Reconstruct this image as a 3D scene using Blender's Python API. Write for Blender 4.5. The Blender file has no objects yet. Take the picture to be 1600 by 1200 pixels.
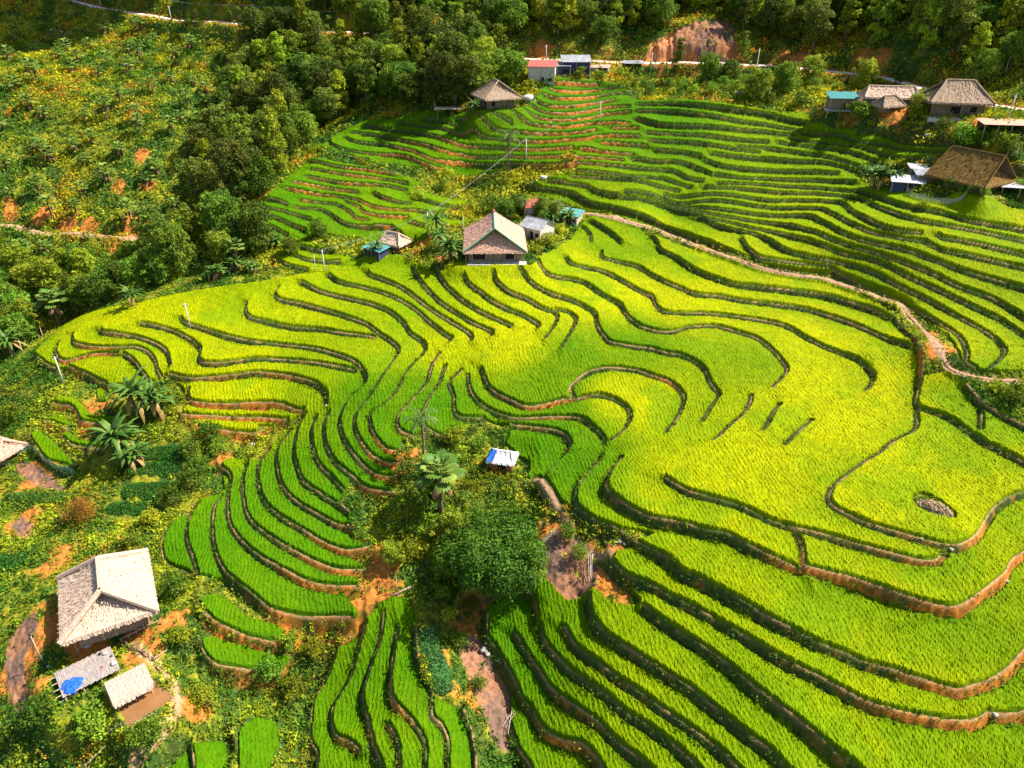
import bpy, math, random
import numpy as np
from mathutils import Vector, Matrix
R = math.radians
rng = np.random.default_rng(7)
random.seed(7)
scene = bpy.context.scene
C = scene.collection

# ------------------------------------------------------------------ camera, sky, sun, exposure
CAMZ = 68.0
PITCH = R(30.0)
FPX = 1143.0
cd = bpy.data.cameras.new('camera')
cam = bpy.data.objects.new('camera', cd); C.objects.link(cam)
cam.location = (0, 0, CAMZ); cam.rotation_euler = (R(90) - PITCH, 0, 0)
cd.sensor_fit = 'HORIZONTAL'; cd.sensor_width = 36.0; cd.lens = 36.0 * FPX / 1600.0
cd.clip_start = 0.5; cd.clip_end = 3000
scene.camera = cam
SUN_AZ = 12.0      # degrees from +X (right) towards +Y (away from the camera)
SUN_EL = 51.0
world = bpy.data.worlds.new('World'); scene.world = world; world.use_nodes = True
wn = world.node_tree.nodes; bg = wn['Background']
sky = wn.new('ShaderNodeTexSky'); sky.sky_type = 'NISHITA'; sky.sun_disc = False
sky.sun_elevation = R(SUN_EL); sky.sun_rotation = R(90 - SUN_AZ)
world.node_tree.links.new(sky.outputs[0], bg.inputs[0]); bg.inputs[1].default_value = 0.08
sd = bpy.data.lights.new('sun', 'SUN'); sd.energy = 5.0; sd.angle = R(0.5); sd.color = (1, 0.94, 0.83)
sun = bpy.data.objects.new('sun', sd); C.objects.link(sun)
_ds = Vector((math.cos(R(SUN_EL)) * math.cos(R(SUN_AZ)), math.cos(R(SUN_EL)) * math.sin(R(SUN_AZ)), math.sin(R(SUN_EL))))
sun.rotation_euler = _ds.to_track_quat('Z', 'Y').to_euler(); sun.location = (80, 20, 120)
scene.view_settings.view_transform = 'Standard'; scene.view_settings.look = 'None'
scene.view_settings.gamma = 1; scene.view_settings.use_curve_mapping = False
scene.view_settings.exposure = 1.05
scene.cycles.max_bounces = 5; scene.cycles.diffuse_bounces = 2; scene.cycles.transparent_max_bounces = 4

# ------------------------------------------------------------------ survey helpers
cp, sp = math.cos(PITCH), math.sin(PITCH)
def ray(px, py):
    px = np.asarray(px, float); py = np.asarray(py, float)
    u = (px - 800) / FPX; v = (600 - py) / FPX
    return np.stack([u, cp + v * sp, -sp + v * cp], -1)
# survey points: (px, py, height)
SURV = [
(0,1200,-7),(120,1190,-6),(250,1190,-5),(350,1190,-7),(450,1180,-8.5),(520,1180,-7.5),(600,1190,-5),(680,1150,-3),(740,1180,-5),(790,1150,-6.5),
(900,1190,-2.5),(1000,1190,0),(1100,1190,2.6),(1250,1190,5),(1400,1180,6.5),(1600,1190,6.5),(1600,1050,8.5),(1450,1100,8),
(680,1020,-1),(620,1000,-2.5),(540,1030,-5),(470,1060,-6.5),(760,1050,-4),(780,980,-1.5),(850,1000,0.5),(740,930,0),(700,880,2),
(950,1050,3),(1000,960,6),(1100,1000,6.8),(1200,1000,8.5),(1350,960,9.5),(1500,990,10),(1100,880,10.2),(1250,900,11),(1400,930,11),
(1300,800,13),(1100,780,12.6),(1000,760,12.2),(880,760,10),(860,840,7),(900,880,5.5),(920,800,9.5),(1500,850,13),(1560,830,12.4),
(1200,700,14),(1350,720,14),(1400,650,14.3),(1550,750,14),(1600,700,15.5),
(640,760,8),(700,720,8.5),(780,735,8.5),(860,700,10.5),(800,640,12),(700,640,11.5),(620,660,10.6),(560,700,8.5),(500,720,6.6),(450,740,4.8),(400,780,3.3),(340,820,2),(270,850,1),(480,860,3),(560,880,2.6),(560,800,5),(560,950,0.5),(450,940,0.6),(400,1000,-2),(340,1000,-1.8),(380,1080,-5),(300,1060,-3.5),
(620,850,4),(640,920,1),(600,600,13),(520,640,10.5),(440,690,6.5),(370,710,4.6),
(170,960,0),(60,1000,-0.5),(200,1080,-1.5),(240,1110,-2),(100,1080,-2),(270,980,-0.5),(30,900,-0.5),(150,850,1),(250,780,2.5),(230,700,5),(170,720,4),(120,760,2.5),(50,740,2.5),(10,700,4),(0,800,0),(60,830,0),
(300,650,8.6),(230,650,7),(150,650,7),(90,640,7),(450,600,11.5),(300,600,10.5),(300,530,14),(200,560,12),(100,562,10.5),(60,555,10.3),(130,520,12.5),(300,462,16.3),(200,485,14.5),(450,435,18),(600,460,17.5),(600,400,19.5),(560,480,16.5),(450,520,14),(680,540,15),(770,420,21),(770,380,21.7),(700,470,18),
(850,370,22),(900,340,22.7),(1050,340,23.2),(900,480,18),(880,560,15.2),(1000,580,14.6),(950,640,13.2),(1050,690,13),(1100,450,19.3),(1100,560,15.8),(1250,520,17),(1400,520,18),(1300,620,15),(1440,600,15.8),(1500,620,16.5),(1600,640,17.5),(1560,580,18.5),
(1380,460,21),(1300,425,21.8),(1180,400,22.6),(1440,530,19.8),(1480,570,18.8),(1600,520,20.5),(1550,480,22),
(1500,400,27),(1600,440,25),(1400,370,28),(1300,370,26.5),(1200,340,26),(1100,320,26.5),(1000,300,27.5),(1200,280,30),(1350,300,30.5),(1500,300,33),(1430,300,32.5),(1600,320,32.5),(1600,270,36),
(1000,250,31.5),(900,250,31.5),(1100,220,35),(1200,200,37),(1000,180,38),(1300,200,38),(1400,220,37.5),(1480,200,41),(1400,185,41.5),(1320,170,41.5),(1500,180,42.5),(1600,200,42.5),(1570,210,42),
(1000,140,40.5),(920,150,40),(860,128,43),(900,115,44.3),(980,120,43.5),(1100,145,42),(1200,150,42),
(840,180,37.5),(775,176,38.5),(740,175,38),(700,190,35.5),(800,220,33.5),(700,235,31.5),(600,215,31.5),(520,225,30.5),(600,250,29),(800,262,29),(720,275,26.5),(660,300,25.5),(560,280,27),(490,245,29),(500,310,24.5),(440,290,26.5),(400,330,23.5),(385,350,22.5),(480,360,22),(430,380,20),(520,390,20.2),(600,360,22),(700,350,22.8),(640,330,24),(800,300,25.5),
# road shelf and slope behind it
(770,88,46.5),(850,93,46),(950,97,45.8),(1050,98,45.8),(1150,100,45.8),(1250,106,45.6),(1320,113,45.2),(1390,123,44.8),(1480,150,44),(1600,168,43.3),(700,80,46.8),(620,56,50),(520,48,50.8),(420,43,51.6),(340,35,52.4),(250,26,53.4),(180,16,54.6),(100,0,57),
(800,10,57.2),(1000,10,57.2),(1200,10,57.3),(1350,20,56.8),(1500,30,57),(1600,60,54),(900,50,52),(1100,50,52.5),(1300,60,51.5),(1450,80,50.5),(1550,110,47.5),
# left hillside and ravine
(0,100,43),(100,60,47),(0,40,50.5),(250,80,45),(100,130,39.5),(0,200,31.5),(100,200,31),(200,150,37),(250,220,29),(100,300,19.5),(0,260,24.5),(200,300,20),(300,130,39),(350,80,45.5),(450,90,44.5),(600,90,45),
(0,340,15.5),(60,350,14.5),(100,368,13),(180,372,12.6),(270,378,12),(200,430,8),(100,430,8),(0,430,8),(100,480,6),(30,500,5.5),(30,545,4.5),(0,600,5),(20,650,4.5),
(320,300,19),(380,250,24.5),(450,180,32),(400,130,38),(520,140,37.5),(600,150,38),(680,140,40.5),(640,110,43),
]
# points given directly in metres (outside the frame)
SURVW = [(-60,330,112),(40,330,112),(150,300,112),(-180,330,105),(-60,430,165),(80,430,165),(220,400,160),(-250,400,150),(-230,250,62),(-220,180,32),(-180,120,6),(-130,60,-5),(-60,15,-18),
(0,15,-12),(60,15,-4),(110,40,6),(150,70,16),(160,110,30),(190,150,52),(230,200,90),(0,30,-9),(220,60,30)]
def _survey():
    P = []
    for px, py, z in SURV:
        d = ray(px, py); t = (z - CAMZ) / d[2]
        P.append((d[0] * t, d[1] * t, z))
    P += SURVW
    return np.array(P, float)
SP = _survey()
def _tps():
    X = SP[:, :2] / 100.0; z = SP[:, 2]; n = len(X)
    r2 = ((X[:, None] - X[None]) ** 2).sum(-1)
    K = 0.5 * r2 * np.log(r2 + 1e-12)
    A = np.zeros((n + 3, n + 3)); A[:n, :n] = K + np.eye(n) * 0.0012
    A[:n, n] = 1; A[:n, n + 1:] = X; A[n, :n] = 1; A[n + 1:, :n] = X.T
    b = np.zeros(n + 3); b[:n] = z
    w = np.linalg.solve(A, b)
    return X, w
_TX, _TW = _tps()
def tps(x, y):
    sh = np.shape(x); x = np.ravel(x) / 100.0; y = np.ravel(y) / 100.0
    out = np.empty_like(x)
    for i in range(0, len(x), 20000):
        xs = x[i:i + 20000]; ys = y[i:i + 20000]
        r2 = (xs[:, None] - _TX[None, :, 0]) ** 2 + (ys[:, None] - _TX[None, :, 1]) ** 2
        out[i:i + 20000] = (0.5 * r2 * np.log(r2 + 1e-12)) @ _TW[:-3] + _TW[-3] + _TW[-2] * xs + _TW[-1] * ys
    return out.reshape(sh)
class Field:                       # a regular raster in metres with bilinear look-up
    def __init__(s, x0, y0, st, a): s.x0, s.y0, s.st, s.a = x0, y0, st, a
    def __call__(s, x, y):
        a = s.a
        fx = np.clip((np.asarray(x, float) - s.x0) / s.st, 0, a.shape[1] - 1.001); fy = np.clip((np.asarray(y, float) - s.y0) / s.st, 0, a.shape[0] - 1.001)
        ix = fx.astype(int); iy = fy.astype(int); fx = fx - ix; fy = fy - iy
        return (a[iy, ix] * (1 - fx) + a[iy, ix + 1] * fx) * (1 - fy) + (a[iy + 1, ix] * (1 - fx) + a[iy + 1, ix + 1] * fx) * fy
CX0, CY0, CST = -330.0, 0.0, 2.5
_cx = np.arange(CX0, 340, CST); _cy = np.arange(CY0, 520, CST)
H0 = Field(CX0, CY0, CST, tps(*np.meshgrid(_cx, _cy)))
# fine raster
X0, Y0, ST = -190.0, 28.0, 0.25
gx = np.arange(X0, 200, ST); gy = np.arange(Y0, 290, ST)
GX, GY = np.meshgrid(gx, gy)
Hb = H0(GX, GY)
def blur(a, n):
    for _ in range(n):
        p = np.pad(a, 1, mode='edge'); a = (p[:-2, 1:-1] + 2 * p[1:-1, 1:-1] + p[2:, 1:-1]) / 4
        p = np.pad(a, 1, mode='edge'); a = (p[1:-1, :-2] + 2 * p[1:-1, 1:-1] + p[1:-1, 2:]) / 4
    return a
Hb = blur(Hb, 6)
gr1, gr0 = np.gradient(Hb, ST)
G = np.clip(np.hypot(gr0, gr1), 0.09, 0.36)
TR = np.arange(38, 420, 0.25)
def drop(px, py, H, dz=0.0):        # pixel of the photograph -> point on the ground H
    px = np.atleast_1d(np.asarray(px, float)); py = np.atleast_1d(np.asarray(py, float))
    d = ray(px, py); out = np.empty((len(px), 3))
    for i in range(len(px)):
        t = TR
        x = d[i, 0] * t; y = d[i, 1] * t; z = CAMZ + d[i, 2] * t
        h = H(x, y) + dz
        k = np.argmax(z < h)
        if z[k] >= h[k]: k = len(t) - 1
        if k > 0:
            a = z[k - 1] - h[k - 1]; b = h[k] - z[k]; f = a / max(a + b, 1e-9); tt = t[k - 1] + (t[k] - t[k - 1]) * f
        else: tt = t[0]
        out[i] = (d[i, 0] * tt, d[i, 1] * tt, CAMZ + d[i, 2] * tt)
    return out
HB = Field(X0, Y0, ST, Hb)
def smoothline(pts, step=0.8):      # Catmull-Rom through world points, resampled
    P = np.asarray(pts, float)
    if len(P) < 2: return P
    P = np.vstack([2 * P[0] - P[1], P, 2 * P[-1] - P[-2]])
    out = []
    for i in range(1, len(P) - 2):
        a, b, c, d = P[i - 1], P[i], P[i + 1], P[i + 2]
        n = max(2, int(np.linalg.norm(c - b) / step) + 1)
        t = np.linspace(0, 1, n, endpoint=False)[:, None]
        out.append(0.5 * ((2 * b) + (-a + c) * t + (2 * a - 5 * b + 4 * c - d) * t ** 2 + (-a + 3 * b - 3 * c + d) * t ** 3))
    out.append(P[-2][None]); return np.vstack(out)
def L(s): 
    v = [float(t) for t in s.replace(',', ' ').split()]
    return list(zip(v[::2], v[1::2]))
def world_line(pts, dz=0.35):
    p = np.array(pts); w = drop(p[:, 0], p[:, 1], HB, dz)
    return smoothline(w[:, :2])
# ------------------------------------------------------------------ terrace edges; walking along each, the hill rises on the left
EDGES = """
220 505 240 508 260 512 282 520 302 532 314 545 310 560 317 567 335 569 362 566 400 560 440 561 500 566 557 576
284 497 290 505 312 512 337 520 362 527 400 534 425 536 462 540 500 546 530 555 555 565 567 577 572 588 569 600 552 615 540 630 532 650 532 670 542 692 560 717 580 735 600 744 617 744
386 473 384 485 390 495 400 499 430 506 462 512 500 514 537 519 587 524
437 449 430 460 440 469 475 475 512 485 550 497 575 507 592 520 612 532 624 545 617 560 605 577 592 597 578 620 562 637 555 650 555 667 565 690 582 710 605 722 625 720
470 440 482 445 500 454 530 462 562 469 590 477 612 487 630 502 642 520 660 532 666 542 660 555 647 567 632 587 620 612 595 635 580 645 579 662 587 682 605 702 620 704
514 429 530 440 562 447 595 455 625 467 650 482 670 500 695 520 707 527 699 536
575 424 580 430 600 437 625 447 645 460 667 477 695 495 720 510 737 522 737 532
646 415 652 430 667 450 687 470 712 487 742 505 771 517 765 525
682 412 687 432 702 450 725 470 750 485 775 497 800 508
725 434 735 445 750 455 770 470 797 484 825 495 842 505 841 512
772 427 777 440 790 452 800 458 825 467 845 479 867 486 872 495 866 510 852 529
867 484 885 485 900 495 900 503 892 520 877 544
812 422 822 432 837 445 862 459 887 467 912 477 930 490 935 510 945 525 955 534 987 540 1020 544 1040 550 1065 554 1087 564 1102 577 1112 598 1125 615 1117 627 1105 647 1097 660
841 407 847 420 862 430 895 436 915 442 935 455 955 467 970 475 977 487 990 502 1007 511 1030 517 1052 517 1075 510 1112 507 1137 512 1162 520 1182 527 1200 539 1212 550 1225 565 1231 577 1222 590 1208 605
1175 617 1172 630 1160 648 1140 665 1125 680 1113 688
1220 631 1210 642 1200 662 1192 672
1270 656 1250 672 1227 696
886 402 892 411 912 417 940 422 962 432 985 445 1007 457 1019 462 1025 475 1037 486 1062 489 1100 489 1150 494 1200 501 1232 510 1257 525 1287 540 1312 550 1340 560 1357 575 1366 590 1355 610
941 392 942 402 962 407 995 415 1020 430 1045 442 1065 450 1087 459 1125 462 1162 469 1200 473 1250 480 1287 490 1325 502 1362 517 1395 530 1425 537
1020 366 1027 377 1032 390 1052 400 1075 415 1095 426 1132 440 1150 445 1200 451 1237 455 1287 462 1337 475 1370 485 1390 495
925 346 940 355 957 365 972 377
912 352 922 362 926 377
1397 492 1412 512 1430 530 1440 550 1442 570 1437 600 1432 620 1434 636 1462 645 1487 654 1512 670 1537 690 1562 702 1600 722 1680 765
1434 640 1434 662 1425 675 1400 687 1375 707 1350 722 1325 740 1307 755 1296 772 1300 787 1320 800 1350 815 1387 827 1437 842 1475 852 1500 852 1525 837 1540 812 1555 792 1580 775 1600 769 1680 745
1510 600 1525 620 1537 632 1562 647 1600 665 1680 700
1535 636 1534 672
1039 745 1062 760 1087 771 1125 780 1162 792 1200 810 1245 825 1287 835 1325 845 1375 859 1425 872 1450 876 1465 872 1477 858
1245 830 1254 850 1257 884
972 715 960 730 950 750 947 765 955 777 975 792 1000 807 1025 815 1062 820 1100 830 1137 836 1162 850 1200 867 1250 885 1300 899 1332 907 1375 922 1412 935 1450 947 1482 954 1500 951 1525 935 1550 915 1570 897 1580 878 1600 864 1680 820
942 710 930 727 912 747 900 765 901 790 912 802 935 816 955 821 975 832 987 842 1012 857 1037 870 1050 882 1065 898 1087 907 1125 927 1162 947 1200 970 1237 987 1275 1007 1312 1020 1350 1037 1387 1047 1425 1060 1462 1072 1495 1081 1520 1075 1545 1067 1570 1052 1585 1037 1600 1020 1680 950
950 868 975 898 1017 915 1050 932 1087 950 1125 972 1162 992 1200 1016 1237 1037 1275 1055 1312 1075 1350 1095 1400 1111 1450 1121 1500 1127 1530 1122 1545 1112 1570 1116 1600 1113 1680 1105
1005 945 1037 970 1075 995 1112 1020 1150 1050 1175 1072 1200 1092 1225 1112 1250 1132 1287 1165 1312 1185 1332 1200 1400 1270
921 932 922 955 930 977 955 1000 995 1025 1037 1052 1075 1075 1100 1095 1137 1125 1175 1155 1200 1171 1225 1198 1290 1270
882 980 900 1010 930 1032 962 1057 1000 1082 1037 1110 1075 1135 1112 1162 1150 1197 1210 1270
845 980 850 1000 875 1030 900 1052 935 1075 975 1110 1012 1132 1050 1160 1087 1195 1140 1260
802 987 810 997 827 1025 845 1050 860 1075 887 1095 912 1112 937 1130 962 1157 987 1177 1012 1197 1060 1260
815 915 832 930 839 950 839 972
762 960 762 995 775 1012 800 1055 815 1090 830 1107 842 1130 857 1147 882 1157 910 1162 925 1175 940 1197 970 1250
800 1145 812 1175 825 1192 840 1230
525 1018 510 1062 492 1090 485 1125 485 1155 495 1175 495 1200 490 1250
572 972 562 1007 550 1050 532 1085 520 1107 519 1135 527 1152 545 1157 562 1170
600 957 595 995 585 1025 570 1070 567 1095 575 1125 585 1167 597 1195 610 1240
622 980 615 1020 611 1060 612 1085 620 1102 640 1120 655 1140 665 1162 665 1197 665 1250
607 1129 622 1160 625 1197 628 1250
650 982 652 1020 662 1050 675 1080 675 1115 690 1132 700 1157 700 1197 700 1250
725 1115 735 1140 742 1175 745 1220
752 577 757 590 762 602 775 615 800 627 820 636 842 635 875 626 895 622 930 615 955 620 975 630 986 645 982 662 970 677 955 689
895 620 890 610 895 597 920 580 950 574 990 577 1025 587 1050 597 1069 617 1065 640 1052 662 1042 676
732 585 734 605 742 620 762 637 800 651 850 650 900 651 920 660 940 677 949 689
722 577 708 590 702 600 709 615 710 635 717 651 755 651
697 570 690 590 685 602 672 620 662 640 658 655 664 667 675 674 688 681 712 675 735 668
687 552 675 570 667 597 645 622 625 645 621 657 625 672 645 680
515 642 507 660 507 680 512 700 525 722 550 742 570 760 595 766 617 769
495 650 487 672 490 700 500 725 520 745 537 765
477 645 465 672 460 705 465 730 475 752 500 770 525 785 545 800
455 670 437 695 432 720 440 755 460 780 487 797 520 815 550 825
422 700 405 725 404 755 415 785 440 807 470 825 505 847 540 861 575 860
387 720 380 750 382 787 392 812 415 832 445 852 482 872 517 887 550 891 572 890
342 725 360 742 357 770 357 807 370 835 400 864 430 882 462 900 487 910 525 915 562 915
350 772 335 790 332 825 337 860 355 897 400 935 425 955 462 964 512 966 550 964
310 785 295 812 292 840 300 865 310 895
270 815 255 837 252 860 265 877 300 893
309 940 315 957 337 975 375 992 400 1000 430 1005
314 1000 317 1017 337 1040 362 1045 400 1049 437 1050
300 1168 303 1200 303 1250
362 1140 368 1165 360 1200 358 1250
85 632 112 637 122 650 127 660 162 665 185 665
71 657 85 663 102 667
97 682 112 695 135 700 160 700
45 680 57 700 75 720 100 729 117 727
107 570 125 580 150 592 167 600 168 615 150 625
54 555 67 565 86 573
115 522 114 532 120 537 150 542 185 542 210 540 230 547 242 562 246 577 252 587
157 515 162 520 195 522 225 529 250 540 262 552 267 572
192 550 207 560 220 577 232 592
92 535 87 550 100 564 130 555 150 550 185 548
265 585 300 590 350 586 400 581 437 584 470 591 495 600 510 615 511 632
295 605 297 625 325 632 400 631 437 632 462 639 475 639
284 646 312 647 400 651 450 654
310 666 350 671 400 675
800 661 825 664 862 669 882 677 892 692 885 707 870 725 855 744
800 702 815 710 826 722 822 742
837 751 857 775 870 793 884 787
622 192 650 194 687 197 712 205 760 212 800 216 850 219 900 215 955 210
570 197 600 200 650 205 700 217 750 227 800 230 850 231 895 229
551 205 600 212 650 222 687 232 725 240 770 243 800 242 850 243 890 242
540 212 555 220 600 224 637 232 675 247 725 251 775 254 800 252 850 255 887 254
517 217 520 225 550 235 620 240 650 247 675 257
492 230 505 236 537 242 575 247
660 185 700 190 720 200
715 186 732 194 775 200 800 203 850 207 900 206 930 200
770 185 800 191
800 177 815 187 850 195 887 196 925 191 985 191
817 170 837 180 870 186 912 184 950 176 985 172
830 162 850 172 880 176 920 172 950 166 985 165
837 155 855 164 887 165 925 160 960 154
850 146 875 152 912 151 950 145 980 142
860 137 887 141 925 139 972 136
862 129 900 131 937 132
957 197 997 197
957 210 1000 211
940 220 1012 225
907 231 950 237 990 240
900 245 975 247
897 252 950 255 1000 261 1050 265 1075 277 1100 280
900 265 950 269 987 275 1037 277 1082 290
895 272 962 275 1025 287 1062 296
855 282 912 287 935 299 975 305 1050 322 1100 337 1125 350 1175 362 1200 372 1225 390 1262 400 1307 407 1355 420 1400 442 1450 467 1500 495 1545 520 1567 540 1570 552 1560 565 1547 577
820 290 887 297 907 307 930 317 975 327 1025 347 1075 367 1090 373 1125 385 1160 399 1200 410 1250 419 1300 422
997 162 1050 162 1100 166 1150 172 1200 180 1260 193
997 171 1050 172 1100 177 1150 187 1200 194 1255 202
995 185 1037 196 1100 197 1150 200 1200 204 1245 208
1010 205 1050 207 1100 210 1150 217 1200 220
1015 217 1075 220 1125 227 1187 235
1025 232 1062 236 1095 242
987 245 1025 251 1050 250 1075 255 1112 270
1112 237 1150 242 1200 247 1275 250 1325 260 1360 268
1100 247 1137 260 1200 266 1262 267 1310 268
1117 270 1162 277 1200 278 1270 280 1337 283
1252 204 1300 210 1350 220 1400 227 1482 235
1340 205 1400 215 1482 225
1392 202 1475 215
1232 212 1300 222 1375 237 1450 247 1475 250
1217 220 1275 227 1350 242 1425 257 1462 260
1150 226 1212 231 1275 240 1325 252 1360 262
1485 245 1525 247 1600 260 1680 272
1562 270 1600 280 1680 294
1120 285 1200 287 1275 292 1325 297 1350 300 1390 315 1425 325 1465 331 1512 345 1550 352 1600 360 1680 372
1100 291 1200 297 1287 301 1340 307 1375 322 1425 340 1475 350 1520 357 1600 375 1680 392
1037 300 1100 302 1200 312 1250 311 1312 315 1332 330 1362 347 1400 359 1440 363
1465 365 1480 372 1537 382 1600 397 1680 415
1037 306 1100 312 1200 322 1275 324 1300 332 1325 345 1362 360 1412 370 1445 375 1475 390 1525 400 1600 417 1680 437
1000 298 1050 313 1112 324 1200 335 1262 335 1285 345 1312 360 1362 377 1407 386 1450 400 1500 420 1550 435 1600 450 1680 475
975 299 1050 318 1112 332 1200 347 1267 360 1300 372 1350 387 1390 400 1450 422 1500 447 1550 465 1582 485 1600 497 1680 545
1090 337 1150 348 1200 360 1250 370 1300 387 1350 400 1375 407 1425 432 1475 455 1525 480 1562 497 1600 522 1680 575
1160 372 1167 387 1182 400 1200 404 1250 409 1295 412 1307 422 1350 440 1400 460 1437 485 1475 507 1500 525 1512 550 1510 565 1525 572
485 250 525 259 575 265 615 272
485 262 550 271 595 277 637 287
480 274 537 285 600 287 637 295
457 282 512 292 560 298
447 292 500 302 525 304 555 310 580 320 612 325 650 327 682 332
472 311 500 315 525 317 542 325 560 339 575 339
540 312 560 320 577 332 637 337
462 322 500 325 520 335 535 345 560 351 612 352
420 310 450 318
412 322 450 330 487 341
400 332 430 337 457 350 478 358
400 347 425 352 450 365
400 362 430 372
470 385 490 390 520 392
462 397 485 405 530 408
427 400 450 412 482 420
642 345 662 350
615 355 632 365
672 337 697 350
690 332 722 339
585 300 600 308 625 315 640 315
640 302 682 317 745 325
"""
EL = [world_line(L(s)) for s in EDGES.strip().split('\n')]
TRAIL = world_line(L("905 333 930 335 975 345 1020 357 1060 372 1100 388 1150 404 1200 421 1250 430 1290 436 1335 450 1375 465 1405 475 1420 492 1437 510 1452 527 1462 540 1472 555 1484 574 1505 584 1545 592 1590 596 1660 606"), 0)
TRAILB = world_line(L("838 752 857 775 872 797 890 820 905 840 925 860 950 868"), 0)
ROAD = world_line(L("770 88 820 92 850 93 900 95 950 97 1000 98 1050 98 1100 99 1150 100 1200 103 1250 107 1320 114 1360 119 1390 124 1440 138 1490 150 1530 160 1560 166 1600 172 1700 196"), 0)
ROADL = world_line(L("40 -18 100 -2 140 8 180 16 220 22 260 29 300 33 340 34 380 38 420 43 480 47 540 50 600 54 640 58 690 70 740 84 770 88"), 0)
PATHL = world_line(L("-60 362 0 352 40 358 70 366 100 365 130 368 170 370 210 373 250 376 290 376"), 0)
PATHH = world_line(L("205 1210 225 1180 250 1155 272 1130 282 1112 275 1085 262 1060 245 1040 225 1020 205 1005"), 0)
PATHV = world_line(L("840 150 855 140 858 138 845 148 835 157 818 168"), 0)

def dist_raster(lines, rad, signed=True):
    ny, nx = GX.shape
    dU = np.full((ny, nx), 99.0, np.float32); dD = dU.copy()
    for P in lines:
        n = len(P)
        for i in range(n - 1):
            a = P[i]; b = P[i + 1]; e = b - a; l = math.hypot(*e)
            if l < 1e-6: continue
            x0 = max(0, int((min(a[0], b[0]) - rad - X0) / ST)); x1 = min(nx, int((max(a[0], b[0]) + rad - X0) / ST) + 2)
            y0 = max(0, int((min(a[1], b[1]) - rad - Y0) / ST)); y1 = min(ny, int((max(a[1], b[1]) + rad - Y0) / ST) + 2)
            if x1 <= x0 or y1 <= y0: continue
            X = GX[y0:y1, x0:x1] - a[0]; Y = GY[y0:y1, x0:x1] - a[1]
            t = (X * e[0] + Y * e[1]) / (l * l); tc = np.clip(t, 0, 1)
            qx = X - e[0] * tc; qy = Y - e[1] * tc
            d = np.hypot(qx, qy)
            if not signed:
                sub = dU[y0:y1, x0:x1]; np.minimum(sub, d, out=sub); continue
            cr = (e[0] * qy - e[1] * qx) / l          # >0: left of travel = uphill side
            al = np.abs(cr) / np.maximum(d, 1e-6)
            if not ((i == 0) or (i == n - 2)): al = np.where(al > 0.3, 1.0, al)
            else:
                endz = (t < 0) if i == 0 else (t > 1)
                al = np.where(endz, al, 1.0)
            de = d / np.maximum(al, 0.02)
            up = cr > 0
            s = dD[y0:y1, x0:x1]; np.minimum(s, np.where(up, de, 99), out=s)
            s = dU[y0:y1, x0:x1]; np.minimum(s, np.where(up, 99, de), out=s)
    return dU, dD
def offset(Pl, k):
    T = np.gradient(Pl, axis=0); n = np.hypot(T[:, 0], T[:, 1])[:, None] + 1e-9
    return Pl + np.stack([T[:, 1], -T[:, 0]], 1) / n * k
EL = [offset(p, 0.30) for p in EL]
dU, dD = dist_raster(EL, 7.5)
M = 5.0
cu = np.minimum(dU, M); cdn = np.minimum(dD, M)
KZ = blur(np.clip(np.maximum((80 - GY - np.clip(GX - 8, 0, 18)) / 8 + 0.5, np.minimum((GY - 120) / 8, 0.62)), 0.0, 1), 4)
H = Hb + G * (cu - cdn) * (0.34 + 0.16 * KZ) + (0.05 + 0.07 * KZ) * (np.exp(-dD / 1.3) - np.exp(-dU / 1.3))
H = blur(H, 1)
H = H + 0.03 * np.clip(1 - np.abs(dD - 0.45) / 0.3, 0, 1)
def dline(P, rad): return dist_raster([P], rad, False)[0]
def nearest_h(P, D, rad, half):      # level the ground across a way
    global H
    hp = HB(P[:, 0], P[:, 1])
    iy, ix = np.nonzero(D < rad)
    best = np.full(len(iy), 1e9); hz = np.zeros(len(iy))
    xs = gx[ix]; ys = gy[iy]
    for k in range(len(P)):
        d = (xs - P[k, 0]) ** 2 + (ys - P[k, 1]) ** 2
        m = d < best; best[m] = d[m]; hz[m] = hp[k]
    w = np.clip((rad - D[iy, ix]) / (rad - half), 0, 1); w = w * w * (3 - 2 * w)
    H[iy, ix] = H[iy, ix] * (1 - w) + hz * w
DT = dline(TRAIL, 4); DTB = dline(TRAILB, 4); DR = dline(ROAD, 8); DRL = dline(ROADL, 8); DPL = dline(PATHL, 5); DPH = dline(PATHH, 4); DPV = dline(PATHV, 4)
nearest_h(ROAD, DR, 5.5, 2.6); nearest_h(ROADL, DRL, 5.5, 2.6); nearest_h(TRAIL, DT, 1.6, 0.8); nearest_h(PATHL, DPL, 3.5, 1.6); nearest_h(PATHH, DPH, 2, 0.8)
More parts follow.
